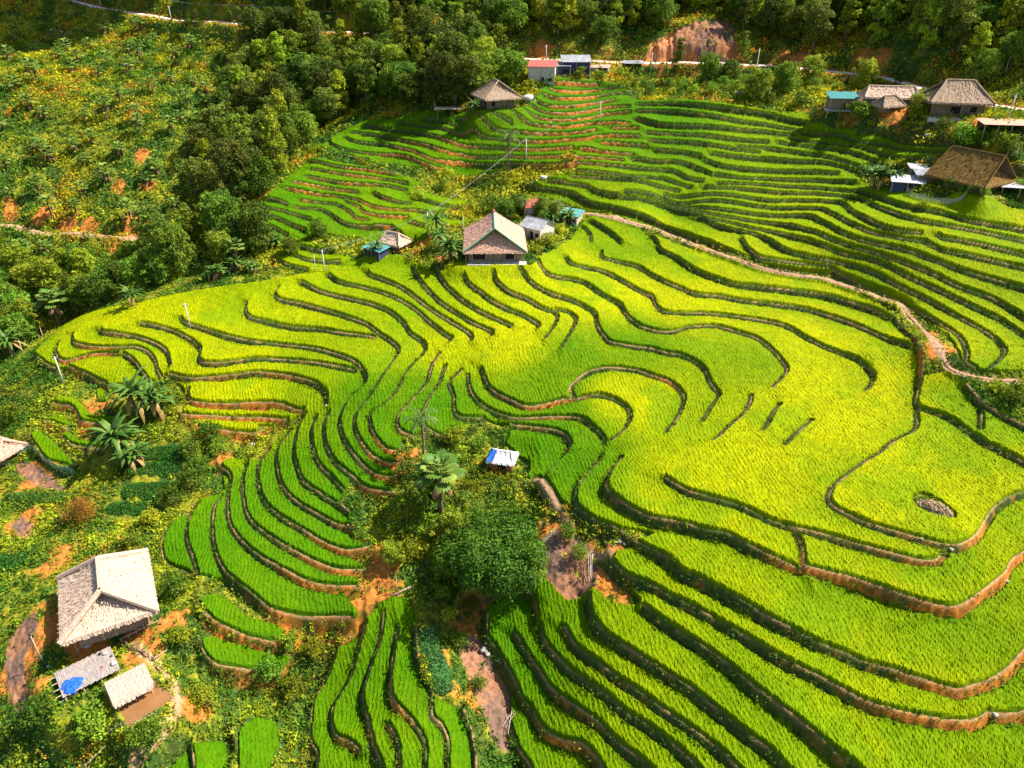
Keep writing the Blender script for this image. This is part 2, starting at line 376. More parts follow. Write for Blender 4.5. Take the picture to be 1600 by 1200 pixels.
# levelled yards: (x, y, half length, half width, turn in degrees, height)
SITES = [(-48, 62.8, 6.5, 5.5, 30, 0.1), (-47.0, 54.6, 4.0, 2.6, 40, -1.5), (-3.2, 129, 6.5, 7.0, 0, 21.2), (4.5, 138, 4, 3, 0, 22.3), (-23.3, 134.2, 3.4, 2.6, 0, 19.8), (-1.3, 80.2, 2.2, 1.6, 0, 8.4),
 (85, 148.0, 5, 3.4, -10, 42.4), (77, 155.5, 4, 2.4, -10, 42.9), (69.5, 162, 3, 2, -5, 41.6), (80, 128, 4.5, 4.5, -59, 33.0), (-4, 178.5, 5, 5, 10, 38.3)]
for sx, sy, hl, hw, tn, sz in SITES:
    c, s_ = math.cos(R(tn)), math.sin(R(tn)); lx = np.abs((GX - sx) * c + (GY - sy) * s_) - hl; ly = np.abs(-(GX - sx) * s_ + (GY - sy) * c) - hw
    sz = min(float(HB(sx, sy)) + 0.1, sz + 0.6); dd = np.hypot(np.maximum(lx, 0), np.maximum(ly, 0)); w = np.clip(1 - dd / 3.4, 0, 1); w = w * w * (3 - 2 * w); H = H * (1 - w) + sz * w
POND = np.array([(-43.6, 51.4), (-40.6, 54.9), (-37.0, 51.9), (-40.1, 48.3)]); POND_Z = -1.75
def sd_quad(q, x, y):
    d = np.full(np.shape(x), -1e9); n = len(q); cx, cy = q.mean(0)
    for i in range(n):
        a = q[i]; e = q[(i + 1) % n] - a; nn = np.array([e[1], -e[0]]) / np.hypot(*e)
        if (cx - a[0]) * nn[0] + (cy - a[1]) * nn[1] > 0: nn = -nn
        d = np.maximum(d, (x - a[0]) * nn[0] + (y - a[1]) * nn[1])
    return d
_sq = sd_quad(POND, GX, GY)
w = np.clip(1 - _sq / 2.0, 0, 1); H = H * (1 - w) + (POND_Z + 0.18) * w
w = np.clip(-_sq / 0.6, 0, 1); H = H - 0.9 * w
HF = Field(X0, Y0, ST, H)
def height(x, y):
    x = np.asarray(x, float); y = np.asarray(y, float)
    inside = (x > X0 + 1) & (x < gx[-1] - 1) & (y > Y0 + 1) & (y < gy[-1] - 1)
    w = np.clip(np.minimum(np.minimum(x - X0, gx[-1] - x), np.minimum(y - Y0, gy[-1] - y)) / 6.0, 0, 1)
    return HF(x, y) * w + H0(x, y) * (1 - w)
def P(px, py, dz=0.0):
    return Vector(drop(px, py, height, dz)[0])
def inpoly(poly, x, y):
    x = np.asarray(x); y = np.asarray(y); c = np.zeros(x.shape, bool); n = len(poly); j = n - 1
    for i in range(n):
        xi, yi = poly[i]; xj, yj = poly[j]
        if yi != yj: c ^= ((yi > y) != (yj > y)) & (x < (xj - xi) * (y - yi) / (yj - yi) + xi)
        j = i
    return c
def wpoly(s, dz=0.0):
    p = np.array(L(s)); return drop(p[:, 0], p[:, 1], HB, dz)[:, :2]
def mask(polys, gxx=None, gyy=None):
    m = np.zeros(GX.shape, bool)
    for q in polys:
        x0 = max(0, int((q[:, 0].min() - X0) / ST)); x1 = min(len(gx), int((q[:, 0].max() - X0) / ST) + 2)
        y0 = max(0, int((q[:, 1].min() - Y0) / ST)); y1 = min(len(gy), int((q[:, 1].max() - Y0) / ST) + 2)
        if x1 > x0 and y1 > y0: m[y0:y1, x0:x1] |= inpoly(q, GX[y0:y1, x0:x1], GY[y0:y1, x0:x1])
    return m
RICE = """
54 555 70 535 110 500 200 478 300 455 400 440 480 425 560 405 625 402 650 412 690 425 815 420 838 405 890 375 905 345 925 337 1000 355 1080 387 1150 408 1200 424 1300 440 1375 475 1397 495 1430 530 1440 570 1440 592 1480 580 1512 600 1537 632 1600 665 1760 740 1900 1400 820 1400 822 1200 800 1130 800 1075 775 1020 760 990 758 950 775 945 800 920 812 900 850 905 885 935 925 920 960 940 1005 940 975 900 950 868 985 848 1035 828 960 826 935 818 905 795 882 787 870 795 837 752 822 744 828 722 812 705 790 690 800 662 755 652 717 652 735 668 712 677 688 682 662 668 645 682 630 677 620 706 607 704 625 722 605 723 620 745 600 745 618 770 590 768 560 760 545 745 540 770 525 787 548 800 552 828 540 830 577 862 540 862 575 890 550 893 565 915 530 917 565 962 550 966 462 966 425 957 400 938 345 900 310 897 265 880 250 860 255 835 272 812 295 800 312 780 350 765 345 725 360 715 385 715 402 718 420 700 440 672 470 655 475 642 405 634 295 630 285 600 262 585 245 590 232 595 170 602 107 572 86 575
290 628 475 638 455 657 312 650 284 648
312 655 400 655 402 676 350 673 310 668
310 938 345 925 385 960 440 975 445 1000 400 1000 340 978
314 998 330 990 380 1005 455 1025 440 1048 362 1046 337 1040 317 1018
485 1400 485 1150 492 1090 510 1062 522 1020 560 985 575 960 595 935 640 935 650 980 655 1050 680 1090 720 1110 745 1180 745 1400
262 1195 275 1175 350 1150 360 1200 360 1400 262 1400
375 1145 400 1120 432 1125 435 1160 420 1200 400 1400 370 1400
85 630 95 620 120 625 145 650 185 655 185 665 162 665 127 660 118 640
71 655 90 648 108 655 105 666
97 680 105 672 130 690 165 690 160 700 112 696
45 680 60 672 85 690 105 712 117 727 75 720
148 600 165 605 170 628 152 627
490 230 515 215 545 200 570 190 620 185 670 172 700 182 770 183 800 178 815 168 835 152 860 125 930 128 975 135 1000 158 1100 160 1200 175 1260 175 1270 197 1340 205 1400 210 1480 224 1485 240 1600 250 1750 270 1750 480 1800 600 1600 580 1545 580 1510 570 1480 520 1430 480 1380 450 1300 425 1200 412 1100 378 1000 345 930 325 820 295 855 280 890 265 885 255 800 255 700 262 640 255 580 252
380 345 400 325 440 285 480 248 560 260 640 280 700 300 745 320 735 345 700 352 665 370 580 372 500 362 480 375 445 375 400 375
425 395 470 380 545 400 560 410 520 418 480 425 440 415
"""
NORICE = """
1345 258 1400 250 1485 240 1520 236 1600 250 1700 262 1700 345 1600 330 1540 325 1500 318 1468 322 1440 312 1400 295 1360 290 1342 275
1424 776 1440 771 1462 780 1495 806 1490 814 1455 806 1430 792
690 378 840 350 880 352 892 370 840 408 830 425 700 425
880 240 895 235 905 255 895 275 880 268
700 345 690 330 745 315 820 318 820 340
640 294 730 285 770 300 730 315 660 303
1395 492 1412 480 1432 510 1462 545 1480 575 1445 590 1442 560
1480 208 1600 205 1700 215 1700 248 1600 246 1490 238
"""
DRY = """
22 722 45 718 75 738 104 762 98 768 60 756 30 742
17 822 35 806 52 822 48 840 30 838
8 1010 30 975 60 960 60 990 38 1030 40 1060 50 1110 30 1125 12 1080
870 822 915 850 935 880 930 915 905 935 880 930 845 900 820 905 770 940 750 950 760 925 800 895 830 860
735 985 762 1000 785 1030 800 1070 805 1140 790 1180 768 1150 745 1090 725 1040 715 1000
1012 75 1022 60 1050 50 1075 38 1110 30 1145 32 1150 60 1150 95 1080 97 1015 95
"""
rice_m = mask([wpoly(s, 0.3) for s in RICE.strip().split('\n')]) & ~mask([wpoly(s) for s in NORICE.strip().split('\n')])
# ------------------------------------------------------------------ noise, materials, mesh helpers
_LAT = rng.random((256, 256))
def vnoise(x, y, s, seed=0):
    x = np.asarray(x) / s + seed * 17.3; y = np.asarray(y) / s + seed * 9.7
    ix = np.floor(x).astype(int); iy = np.floor(y).astype(int); fx = x - ix; fy = y - iy
    fx = fx * fx * (3 - 2 * fx); fy = fy * fy * (3 - 2 * fy)
    g = lambda a, b: _LAT[a % 256, b % 256]
    return (g(iy, ix) * (1 - fx) + g(iy, ix + 1) * fx) * (1 - fy) + (g(iy + 1, ix) * (1 - fx) + g(iy + 1, ix + 1) * fx) * fy
def fbm(x, y, s, seed=0, n=4):
    o = 0; a = 0.5; t = 0
    for k in range(n): o = o + a * vnoise(x, y, s / 2 ** k, seed + k * 3.1); t += a; a *= 0.6
    return o / t
def sstep(a, b, x):
    t = np.clip((x - a) / (b - a), 0, 1); return t * t * (3 - 2 * t)
def mixc(a, b, w): return a * (1 - w[..., None]) + np.asarray(b) * w[..., None]
def new_mat(name):
    m = bpy.data.materials.new(name); m.use_nodes = True; nt = m.node_tree
    for n in list(nt.nodes):
        if n.type != 'OUTPUT_MATERIAL': nt.nodes.remove(n)
    return m, nt, nt.nodes['Material Output']
def attr_mat(name, attr='col', rough=0.85, transl=0.0, nscale=3.0, namp=0.35, bump=0.0, bscale=8.0, spec=0.2, random_hue=0.0):
    m, nt, out = new_mat(name); N = nt.nodes; K = nt.links
    a = N.new('ShaderNodeAttribute'); a.attribute_name = attr
    tc = N.new('ShaderNodeTexCoord'); nz = N.new('ShaderNodeTexNoise'); nz.inputs['Scale'].default_value = nscale; nz.inputs['Detail'].default_value = 4
    K.new(tc.outputs['Object'], nz.inputs['Vector'])
    mr = N.new('ShaderNodeMapRange'); mr.inputs[1].default_value = 0.3; mr.inputs[2].default_value = 0.7; mr.inputs[3].default_value = 1 - namp; mr.inputs[4].default_value = 1 + namp
    K.new(nz.outputs['Fac'], mr.inputs[0])
    mul = N.new('ShaderNodeVectorMath'); mul.operation = 'SCALE'; K.new(a.outputs['Color'], mul.inputs[0]); K.new(mr.outputs[0], mul.inputs['Scale'])
    src = mul.outputs[0]
    if random_hue:
        oi = N.new('ShaderNodeObjectInfo'); hs = N.new('ShaderNodeHueSaturation')
        r1 = N.new('ShaderNodeMapRange'); r1.inputs[3].default_value = 0.5 - random_hue * 0.16; r1.inputs[4].default_value = 0.5 + random_hue * 0.08
        r2 = N.new('ShaderNodeMapRange'); r2.inputs[3].default_value = 1 - random_hue * 3; r2.inputs[4].default_value = 1 + random_hue * 4
        K.new(oi.outputs['Random'], r1.inputs[0])
        mm = N.new('ShaderNodeMath'); mm.operation = 'MULTIPLY'; mm.inputs[1].default_value = 7.13; fr = N.new('ShaderNodeMath'); fr.operation = 'FRACT'
        K.new(oi.outputs['Random'], mm.inputs[0]); K.new(mm.outputs[0], fr.inputs[0]); K.new(fr.outputs[0], r2.inputs[0])
        K.new(r1.outputs[0], hs.inputs['Hue']); K.new(r2.outputs[0], hs.inputs['Value']); K.new(src, hs.inputs['Color']); src = hs.outputs[0]
    p = N.new('ShaderNodeBsdfPrincipled'); p.inputs['Roughness'].default_value = rough; p.inputs['Specular IOR Level'].default_value = spec
    K.new(src, p.inputs['Base Color'])
    if bump:
        nb = N.new('ShaderNodeTexNoise'); nb.inputs['Scale'].default_value = bscale; nb.inputs['Detail'].default_value = 5; K.new(tc.outputs['Object'], nb.inputs['Vector'])
        b = N.new('ShaderNodeBump'); b.inputs['Strength'].default_value = bump; b.inputs['Distance'].default_value = 0.1; K.new(nb.outputs['Fac'], b.inputs['Height']); K.new(b.outputs[0], p.inputs['Normal'])
    if transl:
        t = N.new('ShaderNodeBsdfTranslucent'); K.new(src, t.inputs['Color']); mx = N.new('ShaderNodeMixShader'); mx.inputs[0].default_value = transl
        K.new(p.outputs[0], mx.inputs[1]); K.new(t.outputs[0], mx.inputs[2]); K.new(mx.outputs[0], out.inputs[0])
    else: K.new(p.outputs[0], out.inputs[0])
    return m
def np_mesh(name, V, F, mat, cols=None, smooth=False, k=None):
    """F: (n,k) index array; cols: per-vertex rgb."""
    V = np.ascontiguousarray(V, np.float32); F = np.ascontiguousarray(F, np.int32)
    me = bpy.data.meshes.new(name); k = F.shape[1]
    me.vertices.add(len(V)); me.vertices.foreach_set('co', V.ravel())
    me.loops.add(F.size); me.loops.foreach_set('vertex_index', F.ravel())
    me.polygons.add(len(F)); me.polygons.foreach_set('loop_start', np.arange(0, F.size, k, dtype=np.int32))
    try: me.polygons.foreach_set('loop_total', np.full(len(F), k, np.int32))
    except Exception: pass
    me.polygons.foreach_set('use_smooth', np.full(len(F), bool(smooth)))
    if cols is not None:
        a = me.color_attributes.new('col', 'FLOAT_COLOR', 'POINT')
        c = np.ones((len(V), 4), np.float32); c[:, :3] = cols; a.data.foreach_set('color', c.ravel())
    me.update(); me.materials.append(mat)
    return me
def link(name, me, parent=None, loc=None, rot=None, **props):
    o = bpy.data.objects.new(name, me); C.objects.link(o)
    if parent is not None: o.parent = parent
    if loc is not None: o.location = loc
    if rot is not None: o.rotation_euler = rot
    for a, b in props.items(): o[a] = b
    return o

# ------------------------------------------------------------------ ground sheet
def half(y): return 1.28 * 0.70 * (75 + 110 * (y - 45) / 155.0)
ROWS = np.concatenate([np.arange(14, 36, 0.5), np.arange(36, 110, 0.17), np.arange(110, 215, 0.25), np.arange(215, 300, 1.0), np.arange(300, 470, 4.0)])
NU = 1300
U = np.linspace(-1, 1, NU)
def fan_half(y): return np.where(y < 215, half(y), half(215) + (y - 215) * 0.9)
YY = np.repeat(ROWS[:, None], NU, 1); XX = U[None, :] * fan_half(ROWS)[:, None]
def fine(fld, x, y, fill):
    o = Field(X0, Y0, ST, fld)(x, y)
    ins = (x > X0) & (x < gx[-1]) & (y > Y0) & (y < gy[-1]); return np.where(ins, o, fill)
ZZ = height(XX, YY)
vU = fine(np.minimum(dU, 20), XX, YY, 20); vD = fine(np.minimum(dD, 20), XX, YY, 20)
vS = fine(np.minimum(np.minimum(dU, dD), 20), XX, YY, 20); near_line = vS
upside = (vD < vU)
way = lambda D: fine(np.minimum(D, 20), XX, YY, 20)
wT, wTB, wR, wRL, wPL, wPH, wPV = map(way, (DT, DTB, DR, DRL, DPL, DPH, DPV))
n1 = fbm(XX, YY, 14, 1); n2 = fbm(XX, YY, 3.2, 2); n3 = fbm(XX, YY, 1.1, 5); n4 = fbm(XX, YY, 0.5, 8, 2)
# rough ground where nothing is cultivated
rf = fine(blur(rice_m.astype(float), 2), XX, YY, 0.0)
wild = 1 - sstep(0.1, 0.6, rf)
ZZ = ZZ + wild * np.minimum(wR, wRL).clip(0, 6) / 6 * ((n2 - 0.5) * 1.1 + (n4 - 0.5) * 0.35) * np.clip((near_line - 0.0) / 1.0, 0.3, 1)
ORANGE = np.array([0.42, 0.15, 0.035]); TAN = np.array([0.42, 0.25, 0.11]); OLIVE = np.array([0.05, 0.075, 0.012]); GRASS = np.array([0.05, 0.10, 0.012]); YGR = np.array([0.22, 0.22, 0.012]); DARKG = np.array([0.035, 0.07, 0.012])
col = np.zeros(XX.shape + (3,)) + GRASS
col = mixc(col, YGR, sstep(0.45, 0.62, n2)); col = mixc(col, DARKG, sstep(0.52, 0.7, n3) * 0.6)
lefthill = sstep(0, 14, -XX - 0.30 * (YY - 100) + 8) * sstep(130, 150, YY)
dry_pts = [(60,1000,6),(215,985,4),(225,1012,4),(140,1020,5),(35,1060,6),(60,745,6),(145,655,5),(40,820,4),(590,930,6),(870,870,9),(770,1060,9),(740,980,5),(630,720,5),(590,880,4),(560,960,5),(350,720,3),(700,400,5),(640,385,6),(185,290,4),(222,240,4),(60,338,5),(20,330,5),(140,350,4),(205,356,4),(235,352,3),(110,350,4),(180,395,4),(230,290,3),(1060,70,10),(850,85,7),(690,90,5),(1590,190,5),(1540,190,4),(1480,190,5),(960,900,7),(1320,190,5),(1400,180,6),(1460,550,4),(1450,520,3),(330,1010,3),(90,870,5),(300,1100,3),(270,970,4),(880,900,6),(1350,105,8),(1250,95,8)]
bare = np.zeros(XX.shape)
_dp = drop([a[0] for a in dry_pts], [a[1] for a in dry_pts], height)
for (a, b, r), w in zip(dry_pts, _dp):
    bare = np.maximum(bare, np.exp(-((XX - w[0]) ** 2 + (YY - w[1]) ** 2) / (2 * (r * 0.55) ** 2)))
bare = sstep(0.42, 0.62, bare * 0.75 + (n2 - 0.5) * 0.9 + 0.12 * (n1 - 0.5))
col = mixc(col, np.array([0.50, 0.17, 0.03]), bare * 0.95)
drym = fine(blur(mask([wpoly(s) for s in DRY.strip().split('\n')]).astype(float), 4), XX, YY, 0)
DIRT = mixc(np.zeros(XX.shape + (3,)) + np.array([0.30, 0.14, 0.075]), np.array([0.17, 0.10, 0.07]), sstep(0.4, 0.6, n2))
DIRT = mixc(DIRT, np.array([0.50, 0.20, 0.08]), sstep(46, 40, XX) * (YY > 185))
slide = sstep(0.2, 0.7, drym) * (YY > 190); ZZ = ZZ + slide * (np.abs(fbm(XX * 1.0, YY * 0.3, 4.0, 90) - 0.5) * -5.0 + (n3 - 0.5) * 0.8)
w = sstep(0.3, 0.6, drym + (n3 - 0.5) * 0.4); col = col * (1 - w[..., None]) + DIRT * w[..., None]
# soil under the rice, risers and bunds
col = mixc(col, np.array([0.07, 0.06, 0.02]), sstep(0.3, 0.7, rf))
OP = [(1500,960,9),(1560,920,7),(1590,870,6),(1560,1060,7),(1590,1030,6),(1500,1125,7),(1430,1120,5),(1530,830,4),(150,552,5),(120,560,5),(330,630,7),(410,640,7),(330,660,6),(400,660,6),(900,150,8),(930,170,8),(900,190,9),(950,200,8),(880,205,8),(930,225,8),(860,225,8),(880,240,7),(640,235,7),(700,235,7),(580,330,6),(620,345,5),(560,275,7),(480,300,6),(700,240,6),(600,750,4),(590,700,3),(615,700,3),(600,730,3),(540,900,7),(500,890,6),(570,880,4),(390,1020,4),(340,985,3),(460,1010,3),(440,985,3),(850,625,5),(880,615,3),(170,650,6),(120,650,6),(90,650,5),(880,1160,4),(620,1100,3),(600,1130,2.5),(545,1160,2.5),(1320,910,4),(1250,890,4),(1040,600,3),(1450,560,4),(1460,520,3)]
_op = drop([a[0] for a in OP], [a[1] for a in OP], height); orz = np.zeros(XX.shape)
for (a, b, r), w in zip(OP, _op): orz = np.maximum(orz, np.exp(-((XX - w[0]) ** 2 + (YY - w[1]) ** 2) / (2 * (r * 0.7) ** 2)))
riser = sstep(1.5, 0.25, vU + (n3 - 0.5) * 0.3)
slope_face = fine(blur(np.hypot(*np.gradient(H, ST)), 0), XX, YY, 0.3)
isr = sstep(0.55, 0.95, slope_face) * sstep(3.0, 1.5, near_line)
rn = sstep(0.47, 0.66, fbm(XX, YY, 5, 21)); rc = mixc(np.zeros(XX.shape + (3,)) + OLIVE, np.array([0.50, 0.16, 0.02]), np.clip((orz ** 1.5) * 1.2 + rn * 0.10 + (n3 - 0.5) * 1.3 + (n4 - 0.5) * 0.5 - 0.22, 0, 1))
dark_t = 0.65 + 0.7 * n4
w = np.maximum(isr, riser * sstep(0.35, 0.7, slope_face)); col = col * (1 - w[..., None]) + rc * dark_t[..., None] * w[..., None]
bund = sstep(0.48, 0.40, vS) * sstep(0.20, 0.29, vS) * upside; bc = mixc(np.zeros(XX.shape + (3,)) + TAN * 0.85, OLIVE * 1.6, np.clip(sstep(0.42, 0.6, n2) + 0.75 * sstep(125, 140, YY), 0, 1) * (1 - np.clip(orz * 1.4, 0, 1)))
col = col * (1 - bund[..., None]) + bc * bund[..., None]
PATHC = np.array([0.38, 0.23, 0.13])
for ww, hw, cc in ((wT, 0.75, PATHC), (wTB, 0.45, PATHC * 0.8), (wPL, 1.3, PATHC), (wPH, 0.55, TAN * 1.1), (wPV, 0.6, PATHC), (wR, 3.2, ORANGE), (wRL, 3.0, ORANGE * 0.9)):
    col = mixc(col, cc, sstep(hw + 0.2, hw - 0.15, ww + (n3 - 0.5) * 0.35))
_far = sstep(2.5, 6, np.where(YY > 195, 9, 0)); 
cutbank = sstep(9, 3, wR + (n1 - 0.5) * 10) * (YY > fine(GY * 0 + 0, XX, YY, 0)) * sstep(0.42, 0.56, fbm(XX, YY, 11, 31)) * (YY > 150)
col = mixc(col, ORANGE * 0.9, cutbank * 0.85)
ny, nx = XX.shape
idx = np.arange(ny * nx).reshape(ny, nx)
quad = np.stack([idx[:-1, :-1], idx[:-1, 1:], idx[1:, 1:], idx[1:, :-1]], -1).reshape(-1, 4)
M_ground = attr_mat('ground', rough=0.95, nscale=2.2, namp=0.35, bump=0.5, bscale=5)
gme = np_mesh('ground', np.stack([XX, YY, ZZ], -1).reshape(-1, 3), quad, M_ground, col.reshape(-1, 3), smooth=True)
link('ground', gme, kind='structure')

# ------------------------------------------------------------------ rice canopy
RIPE = [(1300,620,1),(1200,700,1),(1400,700,1),(1300,560,1),(1250,750,.95),(1500,760,.85),(950,450,1),(880,470,.95),(1100,495,1),(1060,400,.7),(800,540,1),(700,560,.85),(450,450,.75),(300,520,.8),(250,480,.85),(400,612,1),(500,545,.65),(600,560,.6),(150,560,.6),(1250,430,.7),(965,620,1),(1020,630,1),(850,600,.3),(900,560,.3),(1000,540,.35),(880,640,.2),(1150,570,.5),(1080,640,.6),(840,700,.08),(900,700,.15),(700,630,.06),(650,600,.25),(450,750,.03),(350,850,.1),(500,900,.06),(560,720,.03),(600,1050,.18),(520,1100,.2),(700,1150,.2),(1100,900,.6),(1300,950,.45),(1300,1050,.7),(1000,1000,.5),(1150,1100,.45),(850,1000,.1),(1500,1000,.35),(1500,1150,.55),(1560,1100,.45),(600,220,.22),(850,190,.08),(900,160,.06),(1050,200,.25),(1300,250,.45),(1250,320,.75),(1500,380,.65),(1400,420,.6),(1100,320,.5),(1550,480,.65),(500,290,.3),(600,330,.35),(450,330,.2),(1050,260,.45),(1000,365,.5),(1300,830,.75),(1050,800,.85),(1540,620,.5),(980,400,.45),(1060,350,.6),(1020,345,.9),(880,420,.9),(640,700,.02),(380,960,.05),(300,1190,.15),(400,1160,.03),(100,640,.25),(60,700,.15),(1400,590,1),(1500,900,.7),(1450,800,.95),(560,620,.1),(480,620,.5),(1200,240,.7),(1500,270,.6)]
_rp = drop([a[0] for a in RIPE], [a[1] for a in RIPE], height); _rv = np.array([a[2] for a in RIPE])
def ripe_at(x, y):
    xx = x.ravel(); yy = y.ravel(); num = np.zeros(len(xx)); den = np.zeros(len(xx))
    for (a, b, c), v in zip(_rp, _rv):
        w = 1 / (((xx - a) ** 2 + (yy - b) ** 2) / (1 + b / 60) + 3) ** 2; num += w * v; den += w
    return (num / den).reshape(x.shape)
ri = ripe_at(XX, YY) ** 1.3 * (1 - 0.35 * sstep(120, 150, YY)) * (1 - 0.12 * sstep(85, 65, YY))
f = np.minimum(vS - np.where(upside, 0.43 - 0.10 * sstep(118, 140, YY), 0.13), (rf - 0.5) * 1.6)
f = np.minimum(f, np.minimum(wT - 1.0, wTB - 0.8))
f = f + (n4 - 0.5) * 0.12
near = YY < 216
rj = rng.random(XX.shape)
rowp = 0.5 + 0.5 * np.sin((XX * 0.97 + YY * 0.22 + n1 * 5) * 2 * np.pi / 0.50)
rh = (0.42 - 0.12 * sstep(120, 140, YY) + 0.08 * (n2 - 0.5) * 2) * sstep(0.0, 0.22, f) + np.where(f > 0.1, (rj - 0.5) * 0.13 + (n4 - 0.5) * 0.10 + (n3 - 0.5) * 0.10 + (rowp - 0.5) * 0.075 * sstep(125, 90, YY), 0)
RZ = ZZ + np.where(f > 0, rh, -0.06)
keepf = ((f[:-1, :-1] > 0) | (f[:-1, 1:] > 0) | (f[1:, 1:] > 0) | (f[1:, :-1] > 0)) & near[1:, :-1]
fq = quad.reshape(ny - 1, nx - 1, 4)[keepf]
GREEN = np.array([0.065, 0.19, 0.001]); RIPEC = np.array([0.345, 0.395, 0.0004]); GOLD = np.array([0.46, 0.40, 0.001])
stepc = (np.exp(-vD / 5.0) - np.exp(-vU / 5.0)) * (fbm(XX, YY, 22, 55) - 0.38) * 1.3
rr = np.clip(ri + (n1 - 0.5) * 0.40 + (n2 - 0.5) * 0.15 + stepc * np.clip(ri * 2.5, 0.15, 1), 0, 1)
rcol = GREEN * (1 - rr[..., None]) + RIPEC * rr[..., None]
rcol = mixc(rcol, GOLD, sstep(0.55, 0.9, rj) * sstep(0.3, 0.9, rr) * np.clip(0.35 + (fbm(XX, YY, 6, 75) - 0.4) * 2.2, 0, 0.9))
rcol = rcol * (0.78 + 0.36 * rng.random(XX.shape) + 0.10 * (rowp - 0.5) * sstep(125, 90, YY))[..., None]
low = sstep(0.52, 0.70, fbm(XX, YY, 8, 71)) * sstep(0.2, 0.5, rr); rcol = mixc(rcol, np.array([0.14, 0.27, 0.002]), low * 0.55)
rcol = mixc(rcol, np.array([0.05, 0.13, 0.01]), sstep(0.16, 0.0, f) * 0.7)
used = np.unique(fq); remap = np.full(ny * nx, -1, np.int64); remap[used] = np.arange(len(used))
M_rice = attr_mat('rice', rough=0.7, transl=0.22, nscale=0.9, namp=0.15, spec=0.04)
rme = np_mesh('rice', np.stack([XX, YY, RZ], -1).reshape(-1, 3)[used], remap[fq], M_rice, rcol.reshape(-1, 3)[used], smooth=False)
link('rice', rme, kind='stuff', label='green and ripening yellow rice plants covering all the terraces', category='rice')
# ------------------------------------------------------------------ vegetation library
def project(x, y, z):
    dz = np.asarray(z) - CAMZ; dep = y * cp - dz * sp; up = y * sp + dz * cp
    return 800 + FPX * x / dep, 600 - FPX * up / dep
def unit(v): return v / (np.linalg.norm(v, axis=-1, keepdims=True) + 1e-9)
def leafset(Cn, Nr, size, aspect=0.5, g=None, droop=0.3, cup=0.0):
    """one rhombic leaf per centre; Nr outward directions"""
    g = g or rng; n = len(Cn)
    tip = unit(Nr * 0.6 + g.normal(size=(n, 3)) * 0.7 + np.array([0, 0, -droop]))
    nn = unit(Nr + g.normal(size=(n, 3)) * 0.55); side = unit(np.cross(tip, nn))
    s = (np.asarray(size) * (0.7 + 0.6 * g.random(n)))[:, None]
    V = np.stack([Cn - tip * s * 0.5, Cn + side * s * aspect * 0.5, Cn + tip * s * 0.5, Cn - side * s * aspect * 0.5], 1).reshape(-1, 3)
    return V, np.arange(4 * n).reshape(n, 4)
def crown_mesh(name, blobs, per, size, cols, mat, g, aspect=0.6):
    """blobs: (x, y, z, rx, rz); cols: dark and light leaf colours"""
    Vs, Cs = [], []
    c0, c1 = np.array(cols[0]), np.array(cols[1])
    for bx_, by_, bz_, rx, rz in blobs:
        n = int(per * rx * rx); d = unit(g.normal(size=(n, 3))); d[:, 2] = np.where(d[:, 2] < -0.45, -d[:, 2], d[:, 2])
        r = (0.55 + 0.5 * g.random(n) ** 0.6)[:, None]
        lump = 1 + 0.22 * np.sin(d[:, :1] * 5 + bx_ * 3) * np.cos(d[:, 1:2] * 4 + bz_)
        pos = np.array([bx_, by_, bz_]) + d * r * lump * np.array([rx, rx, rz])
        V, _ = leafset(pos, d, size, aspect, g); Vs.append(V)
        t = np.clip(g.random() * 0.6 + g.random(n) * 0.4 + 0.0, 0, 1)[:, None]
        Cs.append(np.repeat(c0 * (1 - t) + c1 * t, 4, 0))
    V = np.vstack(Vs); F = np.arange(len(V)).reshape(-1, 4)
    return np_mesh(name, V, F, mat, np.vstack(Cs))
def tube(pts, rad, seg=6):
    pts = np.asarray(pts, float); n = len(pts); rad = np.broadcast_to(rad, (n,)); T = unit(np.gradient(pts, axis=0))
    a = np.cross(T, [0.31, 0.12, 0.94]); bad = np.linalg.norm(a, axis=1) < 0.15; a[bad] = np.cross(T[bad], [1, 0, 0]); a = unit(a); b = np.cross(T, a)
    th = np.linspace(0, 2 * np.pi, seg, endpoint=False)
    V = (pts[:, None] + rad[:, None, None] * (a[:, None] * np.cos(th)[None, :, None] + b[:, None] * np.sin(th)[None, :, None])).reshape(-1, 3)
    i = np.arange(n - 1)[:, None] * seg; j = np.arange(seg)[None]; k = (j + 1) % seg
    F = np.stack([i + j, i + k, i + seg + k, i + seg + j], -1).reshape(-1, 4)
    return V, F
def merge(parts):
    Vs, Fs, o = [], [], 0
    for V, F in parts: Vs.append(V); Fs.append(F + o); o += len(V)
    return np.vstack(Vs), np.vstack(Fs)
